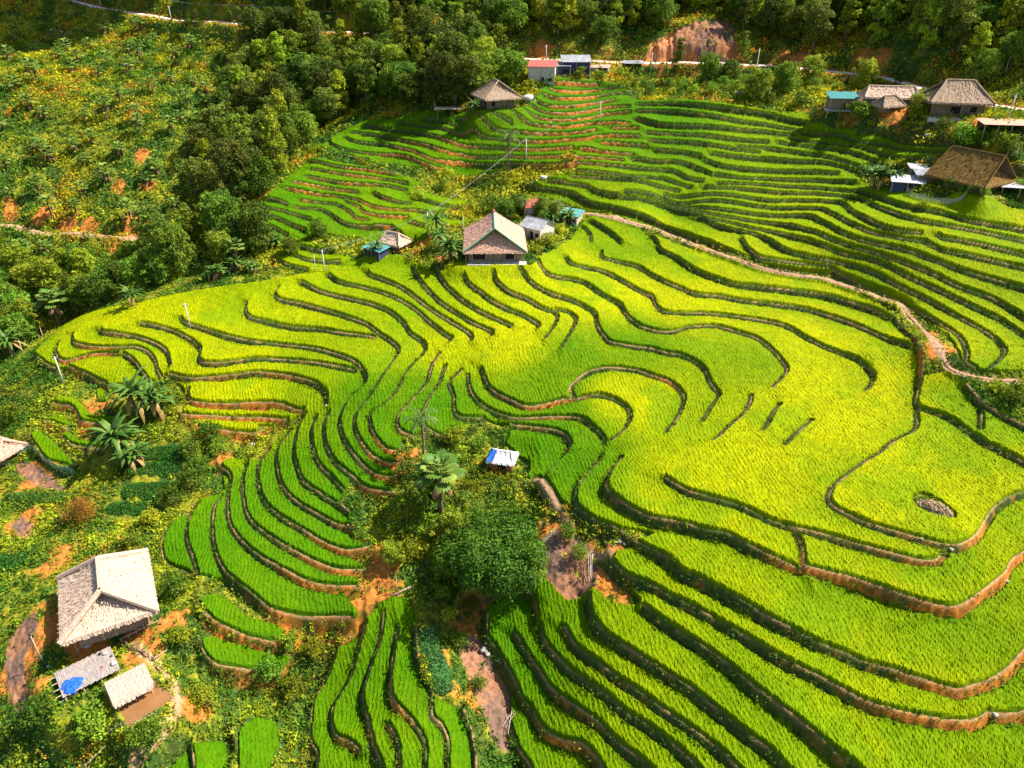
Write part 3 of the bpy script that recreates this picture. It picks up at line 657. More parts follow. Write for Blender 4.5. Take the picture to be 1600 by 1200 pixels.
def plain(name, rgb, rough=0.8, namp=0.25, nscale=4.0, bump=0.0, bscale=12, spec=0.25, stretch=None):
    m, nt, out = new_mat(name); N = nt.nodes; K = nt.links
    tc = N.new('ShaderNodeTexCoord'); mp = N.new('ShaderNodeMapping'); mp.inputs['Scale'].default_value = stretch or (1, 1, 1); K.new(tc.outputs['Object'], mp.inputs[0])
    nz = N.new('ShaderNodeTexNoise'); nz.inputs['Scale'].default_value = nscale; nz.inputs['Detail'].default_value = 5; K.new(mp.outputs[0], nz.inputs['Vector'])
    cr = N.new('ShaderNodeValToRGB'); e = cr.color_ramp.elements; e[0].position = 0.3; e[1].position = 0.7
    e[0].color = (*[c * (1 - namp) for c in rgb], 1); e[1].color = (*[min(1, c * (1 + namp)) for c in rgb], 1)
    K.new(nz.outputs['Fac'], cr.inputs[0]); p = N.new('ShaderNodeBsdfPrincipled'); p.inputs['Roughness'].default_value = rough; p.inputs['Specular IOR Level'].default_value = spec
    K.new(cr.outputs[0], p.inputs['Base Color']); K.new(p.outputs[0], out.inputs[0])
    if bump:
        nb = N.new('ShaderNodeTexNoise'); nb.inputs['Scale'].default_value = bscale; nb.inputs['Detail'].default_value = 4; K.new(mp.outputs[0], nb.inputs['Vector'])
        b = N.new('ShaderNodeBump'); b.inputs['Strength'].default_value = bump; b.inputs['Distance'].default_value = 0.08; K.new(nb.outputs['Fac'], b.inputs['Height']); K.new(b.outputs[0], p.inputs['Normal'])
    return m
M_leaf = attr_mat('leaf', rough=0.6, transl=0.33, nscale=0.6, namp=0.3, spec=0.2, random_hue=0.15)
M_herb = attr_mat('herb', rough=0.65, transl=0.33, nscale=0.3, namp=0.3, spec=0.2)
M_bark = plain('bark', (0.20, 0.14, 0.09), namp=0.4, nscale=3)
M_frond = attr_mat('frond', rough=0.5, transl=0.2, nscale=2, namp=0.2, spec=0.25)
DK, MD, LT = (0.040, 0.095, 0.010), (0.055, 0.115, 0.012), (0.16, 0.21, 0.018)
def blob_crown(g, H_, Rr, n, flat=0.75, taper=0.0):
    bl = []; lean = g.normal(0, .12, 2) * H_
    for i in range(n):
        t = (i + 0.5) / n; a = i * 2.4 + g.random(); zz = H_ * (0.14 + 0.78 * t)
        env = math.sin(math.pi * (0.12 + 0.80 * t)) ** 0.7 * (1 - taper * t)
        rr = Rr * env * (0.55 + 0.25 * g.random()); br = Rr * (0.34 + 0.20 * g.random()) * (1 - 0.5 * taper * t)
        rr *= 0.75 + 0.55 * g.random(); zz += (g.random() - 0.5) * H_ * 0.10
        bl.append((math.cos(a) * rr * 0.9 + lean[0] * t, math.sin(a) * rr * 0.9 + lean[1] * t, zz, br, br * flat))
        if g.random() < 0.55:
            a2 = a + g.normal(0, .5); bl.append((math.cos(a2) * (rr + br * .8), math.sin(a2) * (rr + br * .8), zz + br * .4, br * .45, br * .5))
    return bl
def tree_proto(kind, H_, Rr, n, per, size, cols, seed, taper=0.0, limbs=4):
    g = np.random.default_rng(seed); bl = blob_crown(g, H_, Rr, n, taper=taper)
    bl.append((0, 0, H_ * 0.62, Rr * 0.55 * (1 - 0.4 * taper), H_ * 0.25))
    cm = crown_mesh(kind + '_crown', bl, per, size, cols, M_leaf, g)
    tr = Rr * 0.055 + 0.06
    parts = [tube([(0, 0, -0.8), (0.1, 0.05, H_ * 0.25), (-0.1, 0.1, H_ * 0.5), (0.05, 0, H_ * 0.8)], [tr * 1.4, tr, tr * 0.7, tr * 0.25])]
    for i in range(limbs):
        b = bl[(i * 3 + 1) % n]; z0 = H_ * (0.25 + 0.12 * i)
        parts.append(tube([(0, 0, z0), (b[0] * 0.5, b[1] * 0.5, (z0 + b[2]) / 2 + 0.2), (b[0], b[1], b[2])], [tr * 0.5, tr * 0.35, tr * 0.15], 5))
    V, F = merge(parts); tm = np_mesh(kind + '_trunk', V, F, M_bark, smooth=True)
    return cm, tm
TREE = {
 'dark': [tree_proto('dark', 10, 4.2, 18, 90, 0.48, (DK, (0.195, 0.275, 0.020)), 11), tree_proto('dark', 9, 4.6, 20, 90, 0.48, (DK, (0.156, 0.275, 0.015)), 12), tree_proto('dark', 11.5, 3.6, 18, 95, 0.48, (DK, (0.195, 0.225, 0.025)), 13)],
 'green': [tree_proto('green', 9, 3.6, 18, 95, 0.46, ((0.065, 0.138, 0.010), (0.286, 0.350, 0.020)), 21), tree_proto('green', 7.5, 3.4, 17, 95, 0.46, ((0.052, 0.150, 0.010), (0.234, 0.350, 0.030)), 22)],
 'tall': [tree_proto('tall', 13, 2.6, 22, 130, 0.46, ((0.078, 0.138, 0.010), (0.38, 0.50, 0.02)), 31, 0.35), tree_proto('tall', 15, 2.3, 24, 135, 0.46, ((0.052, 0.125, 0.010), (0.260, 0.350, 0.020)), 32, 0.35), tree_proto('tall', 11, 2.6, 20, 130, 0.46, ((0.130, 0.175, 0.010), (0.46, 0.52, 0.02)), 33, 0.3)],
 'cone': [tree_proto('cone', 8, 2.6, 18, 90, 0.36, (DK, (0.078, 0.150, 0.020)), 41, 0.85)],
 'bush': [tree_proto('bush', 2.6, 1.7, 8, 150, 0.30, ((0.065, 0.163, 0.010), (0.364, 0.475, 0.020)), 51, 0, 1), tree_proto('bush', 2.0, 1.9, 8, 150, 0.30, ((0.104, 0.188, 0.010), (0.520, 0.525, 0.020)), 52, 0, 1), tree_proto('bush', 3.2, 2.0, 10, 120, 0.32, ((0.052, 0.138, 0.010), (0.208, 0.350, 0.020)), 53, 0, 1)],
 'mango': [tree_proto('mango', 7.6, 8.2, 24, 105, 0.44, ((0.025, 0.070, 0.006), (0.11, 0.19, 0.012)), 68, 0, 7)],
 'rust': [tree_proto('rust', 4.4, 2.5, 14, 130, 0.24, ((0.130, 0.150, 0.010), (0.546, 0.250, 0.030)), 71, 0, 5)],
}
# fronds: one blade along a bent spine
def blade(az, el, length, width, droop, nseg=5, fold=0.12, base=(0, 0, 0)):
    h = np.array([math.cos(az), math.sin(az), 0]); s = np.array([-math.sin(az), math.cos(az), 0]); p = np.array(base, float); pts = [p.copy()]; e = el
    for i in range(nseg):
        p = p + (h * math.cos(e) + np.array([0, 0, math.sin(e)])) * length / nseg; e -= droop / nseg; pts.append(p.copy())
    pts = np.array(pts); w = width * np.sin(np.linspace(0.25, math.pi - 0.08, nseg + 1))[:, None] * 0.5
    V = np.vstack([pts + s * w + [0, 0, -fold * width], pts, pts - s * w + [0, 0, -fold * width]]); n = nseg + 1; F = []
    for i in range(nseg): F += [(i, i + 1, n + i + 1, n + i), (n + i, n + i + 1, 2 * n + i + 1, 2 * n + i)]
    return V, np.array(F)
def banana_proto(seed, stems=3, L_=2.6, hh=1.8):
    g = np.random.default_rng(seed); lp, tp, cl = [], [], []
    for k in range(stems):
        ox, oy = g.normal(0, 0.8, 2) if k else (0, 0); h_ = hh * (0.7 + 0.5 * g.random())
        tp.append(tube([(ox, oy, -0.4), (ox, oy, h_ * 0.6), (ox + 0.05, oy, h_)], [0.17, 0.13, 0.09]))
        for i in range(15):
            dead = i >= 13
            v, f = blade(i * 2.4 + g.random() * 0.5, 1.3 - 0.075 * i + g.normal(0, 0.1) - (0.6 if dead else 0), L_ * (0.7 + 0.45 * g.random()), 0.44, 1.2 + 0.7 * g.random(), base=(ox, oy, h_))
            lp.append((v, f)); t = g.random()
            c = np.array([0.34, 0.22, 0.06]) if dead else np.array([0.035, 0.10, 0.015]) * (1 - t) + np.array([0.13, 0.24, 0.03]) * t
            cl.append(np.repeat(c[None], len(v), 0))
    V, F = merge(lp); m = np_mesh('banana_leaves', V, F, M_frond, np.vstack(cl))
    return m, [np_mesh('banana_stem', V, F, M_bark, smooth=True) for V, F in tp]
def palm_proto(seed, trunk=2.2, nf=20, rad=1.15, skirt=True):
    g = np.random.default_rng(seed); lp, cl = [], []
    for i in range(nf):
        dead = skirt and i > nf * 0.84; az = i * 2.4 + g.random() * 0.4; el = 1.3 - 1.7 * i / nf if not dead else -0.8 - 0.4 * g.random()
        st = 1.1 if not dead else 0.9; hv = np.array([math.cos(az) * math.cos(el), math.sin(az) * math.cos(el), math.sin(el)])
        b = np.array([0, 0, trunk]) + hv * st; t = g.random()
        c = np.array([0.30, 0.18, 0.08]) if dead else np.array([0.07, 0.17, 0.02]) * (1 - t) + np.array([0.26, 0.36, 0.06]) * t
        v, f = tube([(0, 0, trunk), tuple(b)], [0.035, 0.03], 3); lp.append((v, f)); cl.append(np.repeat(c[None], len(v), 0))
        for k in range(9):
            da = (k - 4) * 0.27; v, f = blade(az + da, el * 0.75 - abs(da) * 0.15 + 0.1, rad * (1 - 0.07 * abs(k - 4)), 0.33, 0.9, 3, 0.05, tuple(b)); lp.append((v, f)); cl.append(np.repeat(c[None], len(v), 0))
    V, F = merge(lp); m = np_mesh('fan_leaves', V, F, M_frond, np.vstack(cl))
    V, F = tube([(0, 0, -0.6), (0.08, 0, trunk * 0.5), (0, 0.03, trunk)], [0.22, 0.16, 0.14], 7)
    return m, np_mesh('fan_palm_trunk', V, F, M_bark, smooth=True)
def areca_proto(seed, trunk=5.2):
    g = np.random.default_rng(seed); lp, cl = [], []
    for i in range(15):
        az = i * 2.4; dead = i > 12; el = 1.25 - 0.11 * i - (1.0 if dead else 0); hv = np.array([math.cos(az), math.sin(az), 0]); p = np.array([0, 0, trunk]); e = el; t = g.random()
        c = np.array([0.33, 0.2, 0.08]) if dead else np.array([0.05, 0.12, 0.02]) * (1 - t) + np.array([0.16, 0.22, 0.05]) * t
        for s_ in range(7):
            q = p + (hv * math.cos(e) + np.array([0, 0, math.sin(e)])) * 0.33
            for sg in (-1, 1):
                v, f = blade(az + sg * 1.0, e * 0.4 - 0.2, 0.75 * (1 - 0.06 * s_), 0.16, 0.8, 2, 0.05, tuple(q)); lp.append((v, f)); cl.append(np.repeat(c[None], len(v), 0))
            v, f = tube([tuple(p), tuple(q)], [0.03, 0.025], 3); lp.append((v, f)); cl.append(np.repeat(c[None], len(v), 0)); p = q; e -= 0.22
    V, F = merge(lp); m = np_mesh('palm_fronds', V, F, M_frond, np.vstack(cl)); V, F = tube([(0, 0, -0.5), (0.1, 0, trunk * 0.5), (0, 0, trunk)], [0.2, 0.14, 0.12], 7)
    return m, np_mesh('palm_trunk', V, F, M_bark, smooth=True)
BANANA = [banana_proto(81), banana_proto(82, 2, 3.0, 2.2), banana_proto(83, 4, 2.2, 1.4)]
PALM = [palm_proto(91), palm_proto(92, 1.5, 18, 1.0), palm_proto(93, 3.6, 22, 1.1)]
ARECA = [areca_proto(95)]
def plant(kind, name, protos, loc, label, cat, group=None, scale=1.0, part=('crown', 'trunk')):
    cm, tm = protos[int(rng.integers(len(protos)))]
    e = bpy.data.objects.new(name, None); C.objects.link(e); e.empty_display_size = 0.2
    e.location = loc; e.rotation_euler = (0, 0, float(rng.random() * 6.28)); s = scale * float(0.85 + 0.3 * rng.random()); e.scale = (s, s, s * float(0.9 + 0.25 * rng.random()))
    e['label'] = label; e['category'] = cat
    if group: e['group'] = group
    link(part[0], cm, e); [link(part[1], q_, e) for q_ in (tm if isinstance(tm, list) else [tm])]
    return e
def scatter(poly_px, spacing, yr, jitter=0.8, avoid_rice=True, road_clear=3.6, H_=0):
    q = np.array(L(poly_px)); xs, ys = [], []
    for y in np.arange(yr[0], yr[1], spacing):
        for x in np.arange(-210, 200, spacing):
            xs.append(x + (rng.random() - 0.5) * spacing * 2 * jitter * 0.5); ys.append(y + (rng.random() - 0.5) * spacing * 2 * jitter * 0.5)
    x = np.array(xs); y = np.array(ys); z = height(x, y); px, py = project(x, y, z); m = inpoly(q, px, py)
    D = np.minimum.reduce([np.where((x > X0 + 2) & (y < 286), Field(X0, Y0, ST, np.minimum(d, 30))(x, y), 30) for d in (DR, DRL, DPL)])
    m &= D > road_clear
    if avoid_rice: m &= Field(X0, Y0, ST, rice_m.astype(float))(x, y) < 0.02
    # hidden in the ground between camera and plant
    for i in np.nonzero(m)[0]:
        t = np.linspace(0.5, 0.985, 60); hx = height(x[i] * t, y[i] * t); top = CAMZ + (z[i] + 7 - CAMZ) * t
        if (hx > top).any(): m[i] = False
    return x[m], y[m], z[m]
n_tree = {}
def zone(px, py, w):
    if w == 'ravine':
        return ('near the left road' if py < 105 else 'on the palm covered upper side' if px < 400 and py < 200 else 'close to the brown thatched hut' if px > 620 else 'nearest the terrace edge' if py > 180 else 'in the middle of the ravine')
    if w == 'hollow': return ('at the left picture edge' if px < 60 else 'below the fork of the dirt path' if px < 170 else 'in the middle of the hollow' if px < 290 else 'next to the small left terraces')
    r = 'high up near the picture top' if py < 45 else 'low down close to the road'
    c = 'left of the red roofed house' if px < 820 else 'above the red and blue houses' if px < 940 else 'just left of the landslide' if px < 1020 else 'above the landslide' if px < 1160 else 'right of the landslide' if px < 1310 else 'behind the teal shed and long wing' if px < 1430 else 'behind the wooden thatched house' if px < 1540 else 'at the right picture edge'
    return c + ', ' + r
def forest(poly, spacing, yr, mix, label, group, scale=1.0, name=None, clear=3.6):
    x, y, z = scatter(poly, spacing, yr, road_clear=clear)
    kinds = [k for k, _ in mix]; pr = np.array([w for _, w in mix], float); pr /= pr.sum()
    for a, b, c in zip(x, y, z):
        k = kinds[int(rng.choice(len(kinds), p=pr))]
        nm, lb, ct = {'dark': ('broadleaf_tree', 'dark green broadleaf tree ', 'tree'), 'green': ('broadleaf_tree', 'mid green bushy tree ', 'tree'), 'tall': ('slender_tree', 'tall slender vine covered tree ', 'tree'), 'cone': ('conical_tree', 'conical dark tree ', 'tree'), 'bush': ('bush', 'low rounded leafy bush ', 'bush')}[k]
        u_, v_ = project(a, b, c); lab = lb + (zone(float(u_), float(v_), 'ravine') + ' of the ravine forest' if 'ravine' in group else zone(float(u_), float(v_), 'hollow') + ' in the leafy hollow' if 'hollow' in group else zone(float(u_), float(v_), 'slope') if 'slope' in group else 'on the bank under the road, ' + ('below the landslide' if u_ < 1100 else 'between landslide and teal shed, upper half' if v_ < 128 else 'between landslide and teal shed, lower half') if 'bank' in group else label); lab = ' '.join(lab.split()[:16]).rstrip(',')
        plant(k, nm, TREE[k], (a, b, c), lab, ct, nm.replace('_', ' ') + ' ' + group, scale)
    n_tree[group] = len(x); return x, y
# ravine and slopes
forest('395 35 520 55 640 62 700 90 770 100 820 125 745 158 690 172 640 180 560 182 500 205 480 235 440 275 395 325 365 345 310 330 320 290 355 250 345 200 375 150 380 90', 5.6, (140, 235), [('dark', 4), ('green', 4), ('tall', 3)], 'in the ravine forest left of the upper terraces', 'in the ravine forest')
forest('0 450 30 432 140 425 270 405 330 372 385 365 400 385 430 395 430 420 370 430 300 442 200 470 110 495 60 525 30 560 -60 560 -60 440', 5.4, (100, 175), [('dark', 3), ('green', 6), ('bush', 3), ('tall', 1)], 'in the hollow below the dirt path at left', 'in the hollow at left', 0.82)
forest('770 84 850 84 1010 92 1012 70 1050 45 1110 25 1150 30 1160 95 1330 105 1400 118 1500 145 1620 160 1750 175 1750 -60 640 -60 640 40 700 62', 5.4, (165, 262), [('tall', 7), ('dark', 2), ('green', 4)], 'on the steep slope above the upper road', 'on the slope above the road', 1.0, clear=6.5)
forest('100 -8 250 18 420 35 640 46 640 -60 -80 -60 -80 -15', 7.0, (225, 300), [('dark', 5), ('green', 3), ('tall', 1)], 'on the far hillside above the left road', 'on the far hillside at left', 0.9, clear=4.5)
forest('960 106 1390 130 1360 142 1290 150 1240 165 1100 155 1000 150 970 125', 4.0, (150, 200), [('bush', 14), ('green', 1)], 'on the bank between the upper road and the terraces', 'on the bank under the road', 0.72, clear=6.5)
forest('20 40 360 60 360 130 200 130 0 150 -80 150 -80 40', 7.5, (180, 290), [('dark', 1), ('bush', 9)], 'on the shaded upper left hillside', 'on the shaded hillside', 0.7)
# fan palms over the left hill
def palms(poly, spacing, yr, label, group, scale):
    x, y, z = scatter(poly, spacing, yr, road_clear=2.5)
    for a, b, c in zip(x, y, z):
        u_, v_ = project(a, b, c); u_ = float(u_); v_ = float(v_)
        where = ('by the left picture edge' if u_ < 70 else 'just left of the hillside middle' if u_ < 150 else 'just right of the hillside middle' if u_ < 240 else 'next to the ravine forest') + (', upper row' if v_ < 190 else ', middle height' if v_ < 260 else ', above the dirt path')
        plant('palm', 'fan_palm', PALM, (a, b, c), ' '.join((label + ' ' + where).split()[:16]).rstrip(','), 'palm', group, scale, ('fronds', 'trunk'))
    n_tree[group] = len(x)
palms('0 180 330 130 360 160 330 240 310 320 250 365 100 355 0 325 -80 325 -80 180', 7.6, (160, 235), 'fan palm on the sunny yellow hillside', 'fan palms on the sunny hillside', 1.0)
palms('0 60 330 40 340 120 200 140 0 160 -80 160 -80 60', 9.5, (190, 270), 'fan palm on the shaded hillside', 'fan palms on the dark hillside', 1.1)
palms('400 95 560 80 600 130 500 140 400 190', 9.0, (180, 230), 'fan palm between ravine trees', 'fan palms in the ravine', 1.1)
print('TREES', n_tree)
ONE = [  # kind, px, py, label, category, scale
 ('mango', 784, 885, 'large dark green spreading tree beside the gully in the middle', 'tree', 0.72),
 ('green', 742, 905, 'leafy green tree on the left flank of the large spreading tree', 'tree', 0.42), ('green', 815, 862, 'leafy green tree on the right flank of the large spreading tree', 'tree', 0.42), ('green', 720, 850, 'small tree between the brown skirted palm and the large tree', 'tree', 0.5),
 ('dark', 745, 820, 'dark leafy tree merging with the large tree towards the field hut', 'tree', 0.36), ('bush', 700, 900, 'dark bush in the shade at the left foot of the large tree', 'bush', 1.0), ('green', 660, 800, 'bright leafy tree between the curved terraces and the brown skirted palm', 'tree', 0.4), ('green', 690, 770, 'small bright tree just above the brown skirted palm', 'tree', 0.36), ('green', 615, 880, 'bright small tree by the orange tips of the lowest curved terraces', 'tree', 0.36),
 ('green', 845, 340, 'leafy tree hiding the sheds behind the pink thatched house', 'tree', 0.45), ('dark', 812, 330, 'dark leafy tree directly behind the grey roofed house', 'tree', 0.42), ('green', 868, 345, 'small tree between the palms and the teal shack', 'tree', 0.38), ('bush', 858, 385, 'bush on the grassy slope right of the pink thatched house', 'bush', 0.9), ('bush', 838, 395, 'low bush by the right wall of the pink thatched house', 'bush', 0.7), ('bush', 875, 365, 'bush at the bend of the field edge below the teal shack', 'bush', 0.8),
 ('bush', 1440, 325, 'bush at the netted pen corner', 'bush', 0.6), ('bush', 1500, 228, 'dark bush on the rubble bank under the yard', 'bush', 1.0), ('bush', 1535, 235, 'second bush on the rubble bank under the yard', 'bush', 1.1), ('bush', 1575, 238, 'bush on the rubble bank at the right edge', 'bush', 1.2), ('bush', 1470, 215, 'bush at the left end of the rubble bank', 'bush', 0.9), ('bush', 1590, 300, 'bush behind the white roofed shelter', 'bush', 0.9),
 ('bush', 735, 955, 'bush at the head of the bare gully', 'bush', 0.8), ('bush', 700, 965, 'bush between the leafy strip and the bare gully', 'bush', 0.7), ('bush', 722, 1010, 'low bush half way down the left side of the gully', 'bush', 0.6), ('bush', 690, 935, 'bush under the shaded left side of the large tree', 'bush', 0.9), ('bush', 765, 930, 'bush below the large tree above the gully', 'bush', 0.8), ('bush', 885, 838, 'bush beside the small bund path right of the large tree', 'bush', 0.6), ('bush', 840, 905, 'bush on the dry bank by the long bamboo poles', 'bush', 0.6), ('bush', 748, 1075, 'small bush on the lower gully edge', 'bush', 0.6),
 ('bush', 862, 130, 'bush in front of the red roofed house', 'bush', 0.9), ('bush', 905, 124, 'bush in front of the blue walled house', 'bush', 0.8), ('bush', 940, 124, 'bush in front of the rusty roadside shed', 'bush', 0.8), ('bush', 830, 135, 'bush at the left corner of the red roofed house', 'bush', 0.9),
 ('rust', 132, 812, 'small tree with orange leaves between the dug plot and the vegetable beds', 'tree', 0.95),
 ('cone', 1405, 134, 'dark cone shaped tree by the road above the thatched houses', 'tree', 0.75),
 ('tall', 1052, 128, 'dark slender tree standing at the road edge near the landslide', 'tree', 0.62),
 ('tall', 1160, 98, 'lone young tree beside the road in front of the landslide scar', 'tree', 0.5),
 ('green', 745, 150, 'pale green leafy tree behind the thatched hut at the top', 'tree', 0.7),
 ('green', 500, 372, 'round green tree on the lower edge of the small left terraces', 'tree', 0.42),
 ('green', 455, 400, 'green tree left of the utility pole at the terrace foot', 'tree', 0.42),
 ('green', 1433, 183, 'low green tree in front of the wooden house', 'tree', 0.5),
 ('green', 790, 345, 'dark leafy tree behind the pink thatched house', 'tree', 0.6),
 ('bush', 770, 335, 'dense bush above the ridge of the pink thatched house', 'bush', 1.1),
 ('bush', 655, 312, 'round bush on the overgrown strip between the terrace groups', 'bush', 1.0),
 ('bush', 700, 280, 'bush on the overgrown bank under the middle terraces', 'bush', 1.1),
 ('bush', 1340, 190, 'leafy bush below the teal roofed shed', 'bush', 1.0),
 ('bush', 850, 352, 'green bush beside the grey roofed shed', 'bush', 0.7),
 ('bush', 720, 720, 'bright bush left of the white and blue hut', 'bush', 0.9),
 ('bush', 640, 745, 'bush beside the orange terrace ends', 'bush', 0.9),
 ('bush', 240, 1160, 'dense green bush below the fish pond', 'bush', 0.9),
 ('bush', 640, 870, 'bush in the shade left of the large tree', 'bush', 1.1),
 ('bush', 455, 1010, 'bush under the lowest curved terrace', 'bush', 0.7),
 ('bush', 460, 1080, 'bush beside the deep fold left of the vertical strips', 'bush', 0.9),
 ('bush', 490, 1020, 'bush at the top of the leftmost vertical rice strip', 'bush', 0.8),
 ('bush', 330, 690, 'bush on the overgrown slope right of the vegetable beds', 'bush', 0.9),
 ('bush', 310, 740, 'bush above the left tips of the curved terraces', 'bush', 0.8),
 ('bush', 210, 850, 'leafy bush behind the big thatched roof', 'bush', 0.8),
 ('bush', 25, 655, 'bush above the small thatched hut at the left edge', 'bush', 1.1),
 ('bush', 1580, 628, 'mixed bush filling the plot at the right edge', 'bush', 1.0),
 ('bush', 1560, 612, 'bush under the trail at the right edge', 'bush', 0.8),
 ('bush', 690, 300, 'dark bush at the foot of the overgrown bank', 'bush', 1.0),
 ('bush', 1200, 160, 'bush at the top edge of the terraces under the road', 'bush', 0.9),
 ('bush', 1250, 168, 'dark low bush left of the teal roofed shed', 'bush', 1.1),
 ('bush', 345, 705, 'bright bush at the upper end of the curved terraces', 'bush', 0.8), ('bush', 300, 710, 'bright vine bush touching the topmost vegetable bed', 'bush', 0.8), ('bush', 300, 765, 'bright bush by the right end of the vegetable beds', 'bush', 0.85),
 ('bush', 270, 790, 'yellowish bush left of the outermost curved terrace', 'bush', 0.85), ('bush', 235, 815, 'bush behind the top corner of the big thatched roof', 'bush', 0.9), ('bush', 680, 740, 'leafy bush in the shrubby hollow above the large tree', 'bush', 1.0), ('bush', 710, 690, 'bright bush under the green terrace tips', 'bush', 0.9), ('bush', 750, 700, 'bush behind the white and blue hut', 'bush', 0.8), ('bush', 740, 770, 'bush in the shadow side of the white and blue hut', 'bush', 0.9),
 ('bush', 665, 840, 'bush on the left shoulder of the large tree', 'bush', 1.2), ('bush', 620, 800, 'bush right of the curved terrace ends', 'bush', 1.0), ('bush', 275, 930, 'bush on the bank right of the large thatched house', 'bush', 0.8), ('bush', 280, 1000, 'bush beside the lowest green ledge', 'bush', 0.8), ('bush', 60, 1130, 'bush near the bottom left corner', 'bush', 1.0), ('bush', 150, 1140, 'bush left of the pond path', 'bush', 0.9), ('bush', 320, 1100, 'bush right of the winding pond path', 'bush', 0.9), ('bush', 420, 1060, 'bush below the second green ledge', 'bush', 0.9),
 ('bush', 905, 870, 'small green bush on the dry bank right of the large tree', 'bush', 0.6),
]
for k, px, py, lb, ct, sc in ONE:
    nm = {'mango': 'spreading_tree', 'rust': 'orange_leaved_tree', 'cone': 'conical_tree', 'tall': 'slender_tree', 'green': 'broadleaf_tree', 'dark': 'broadleaf_tree', 'bush': 'bush'}[k]
    plant(k, nm, TREE[k], P(px, py), lb, ct, None, sc)
for px, py, lb, sc in [(215, 652, 'large banana clump beside the yellow spur field', 1.55), (245, 645, 'second banana clump touching the yellow spur field', 1.4), (190, 712, 'ragged banana plant above the dark green vegetable beds', 1.5), (205, 722, 'banana plant with brown lower leaves next to the vegetable beds', 1.2),
  (690, 392, 'banana clump left of the pink thatched house', 1.15), (705, 408, 'banana clump against the left wall of the pink thatched house', 1.4), (682, 372, 'dark banana clump behind the yard of the pink thatched house', 1.1), (590, 402, 'banana plant below the teal roofed hut', 0.8),
  (862, 352, 'banana plant by the grey roofed shed', 0.9), (880, 350, 'banana plant beside the teal shack at the trail', 0.95), (1375, 290, 'banana clump left of the mossy roofed house', 1.2), (1395, 292, 'banana clump next to the white tin roofs', 1.0),
  (735, 178, 'banana plant in front of the thatched hut at the top', 0.9), (720, 152, 'banana clump left of the thatched hut at the top', 1.1), (375, 420, 'banana plant at the upper edge of the spur field', 1.0), (400, 425, 'banana plant next to the spur field path', 0.9), (345, 432, 'banana plant in the hollow behind the spur field', 1.0), (425, 390, 'banana clump by the small left terraces', 1.0), (20, 560, 'dark banana clump at the left edge', 1.2), (210, 480, 'banana plant behind the spur field edge', 0.9)]:
    plant('banana', 'banana_plant', BANANA, P(px, py), lb, 'banana plant', None, sc, ('leaves', 'stem'))
for px, py, lb, sc, pr in [(662, 714, 'lone palm on the orange terrace edge in the middle', 1.25, ARECA), (690, 800, 'palm with brown skirt above the large tree', 1.5, PALM[2:]), (795, 268, 'palm beside the overgrown bank in the upper middle', 1.3, ARECA), (820, 345, 'palm behind the pink thatched house', 0.9, ARECA), (870, 350, 'palm between the grey roof and the teal shack', 0.8, ARECA),
  (40, 410, 'fan palm with dead skirt under the dirt path', 1.1, PALM[2:]), (72, 395, 'fan palm leaning over the dirt path', 1.0, PALM[:1]), (95, 510, 'tall fan palm with pink dead fronds by the bare soil', 1.5, PALM[2:]), (345, 395, 'fan palm with brown fronds above the spur field', 1.2, PALM[:1]), (372, 415, 'second fan palm above the spur field', 1.1, PALM[2:]), (140, 375, 'small fan palm on the edge of the dirt path', 0.7, PALM[1:2])]:
    plant('palm', 'fan_palm' if pr is not ARECA else 'palm_tree', pr, P(px, py), lb, 'palm', None, sc, ('fronds', 'trunk'))

# ------------------------------------------------------------------ undergrowth
def undergrowth(name, label, cat, x, y, size, leaves, ca, cb, cc, tall=0.5, spread=0.6):
    z = height(x, y); n = len(x); k = leaves
    cxyz = np.repeat(np.stack([x, y, z], 1), k, 0); d = unit(rng.normal(size=(n * k, 3)) + [0, 0, 0.6]); d[:, 2] = np.abs(d[:, 2])
    sz = np.repeat(size, k); pos = cxyz + d * np.stack([sz * spread * 2, sz * spread * 2, sz * tall * 2], 1) * (0.4 + 0.6 * rng.random((n * k, 1)))
    V, F = leafset(pos, unit(d + [0, 0, 0.5]), sz * 0.8, 0.5, droop=0.1)
    t = fbm(x, y, 7, 41); u = fbm(x, y, 2.2, 43); w = np.clip((t - 0.35) * 2.4 + (u - 0.5) * 1.2 + (rng.random(n) - 0.5) * 0.7, 0, 1)[:, None]
    col = np.array(ca) * (1 - w) + np.array(cb) * w; hot = (sstep(0.55, 0.66, fbm(x, y, 9, 47)) * (rng.random(n) < (0.18 if y.mean() < 128 else 0.42)))[:, None]; col = col * (1 - hot) + np.array(cc) * hot
    col = np.repeat(col, 4 * k, 0) * np.repeat(0.65 + 0.7 * rng.random(n * k), 4)[:, None]
    link(name, np_mesh(name, V, F, M_herb, col), kind='stuff', label=label, category=cat)
def sample(n, x0, x1, y0, y1, keep):
    x = rng.uniform(x0, x1, n); y = rng.uniform(y0, y1, n); m = keep(x, y); return x[m], y[m]
_bare = Field(X0, Y0, ST, np.zeros_like(H)) ; FR = Field(X0, Y0, ST, blur(rice_m.astype(float), 2)); FW = Field(X0, Y0, ST, np.minimum.reduce([DR - 2.8, DRL - 2.6, DPL - 0.9, DT - 0.6, DTB - 0.1, DPH - 0.1, DPV - 0.2]))
FDRY = Field(X0, Y0, ST, mask([wpoly(s) for s in DRY.strip().split('\n')]).astype(float))
FBED = Field(X0, Y0, ST, mask([wpoly('185 700 215 690 310 692 312 725 290 780 240 812 165 812 175 780 200 740')]).astype(float))
FP = Field(X0, Y0, ST, _sq)
FSITE = np.full(H.shape, 9.0)
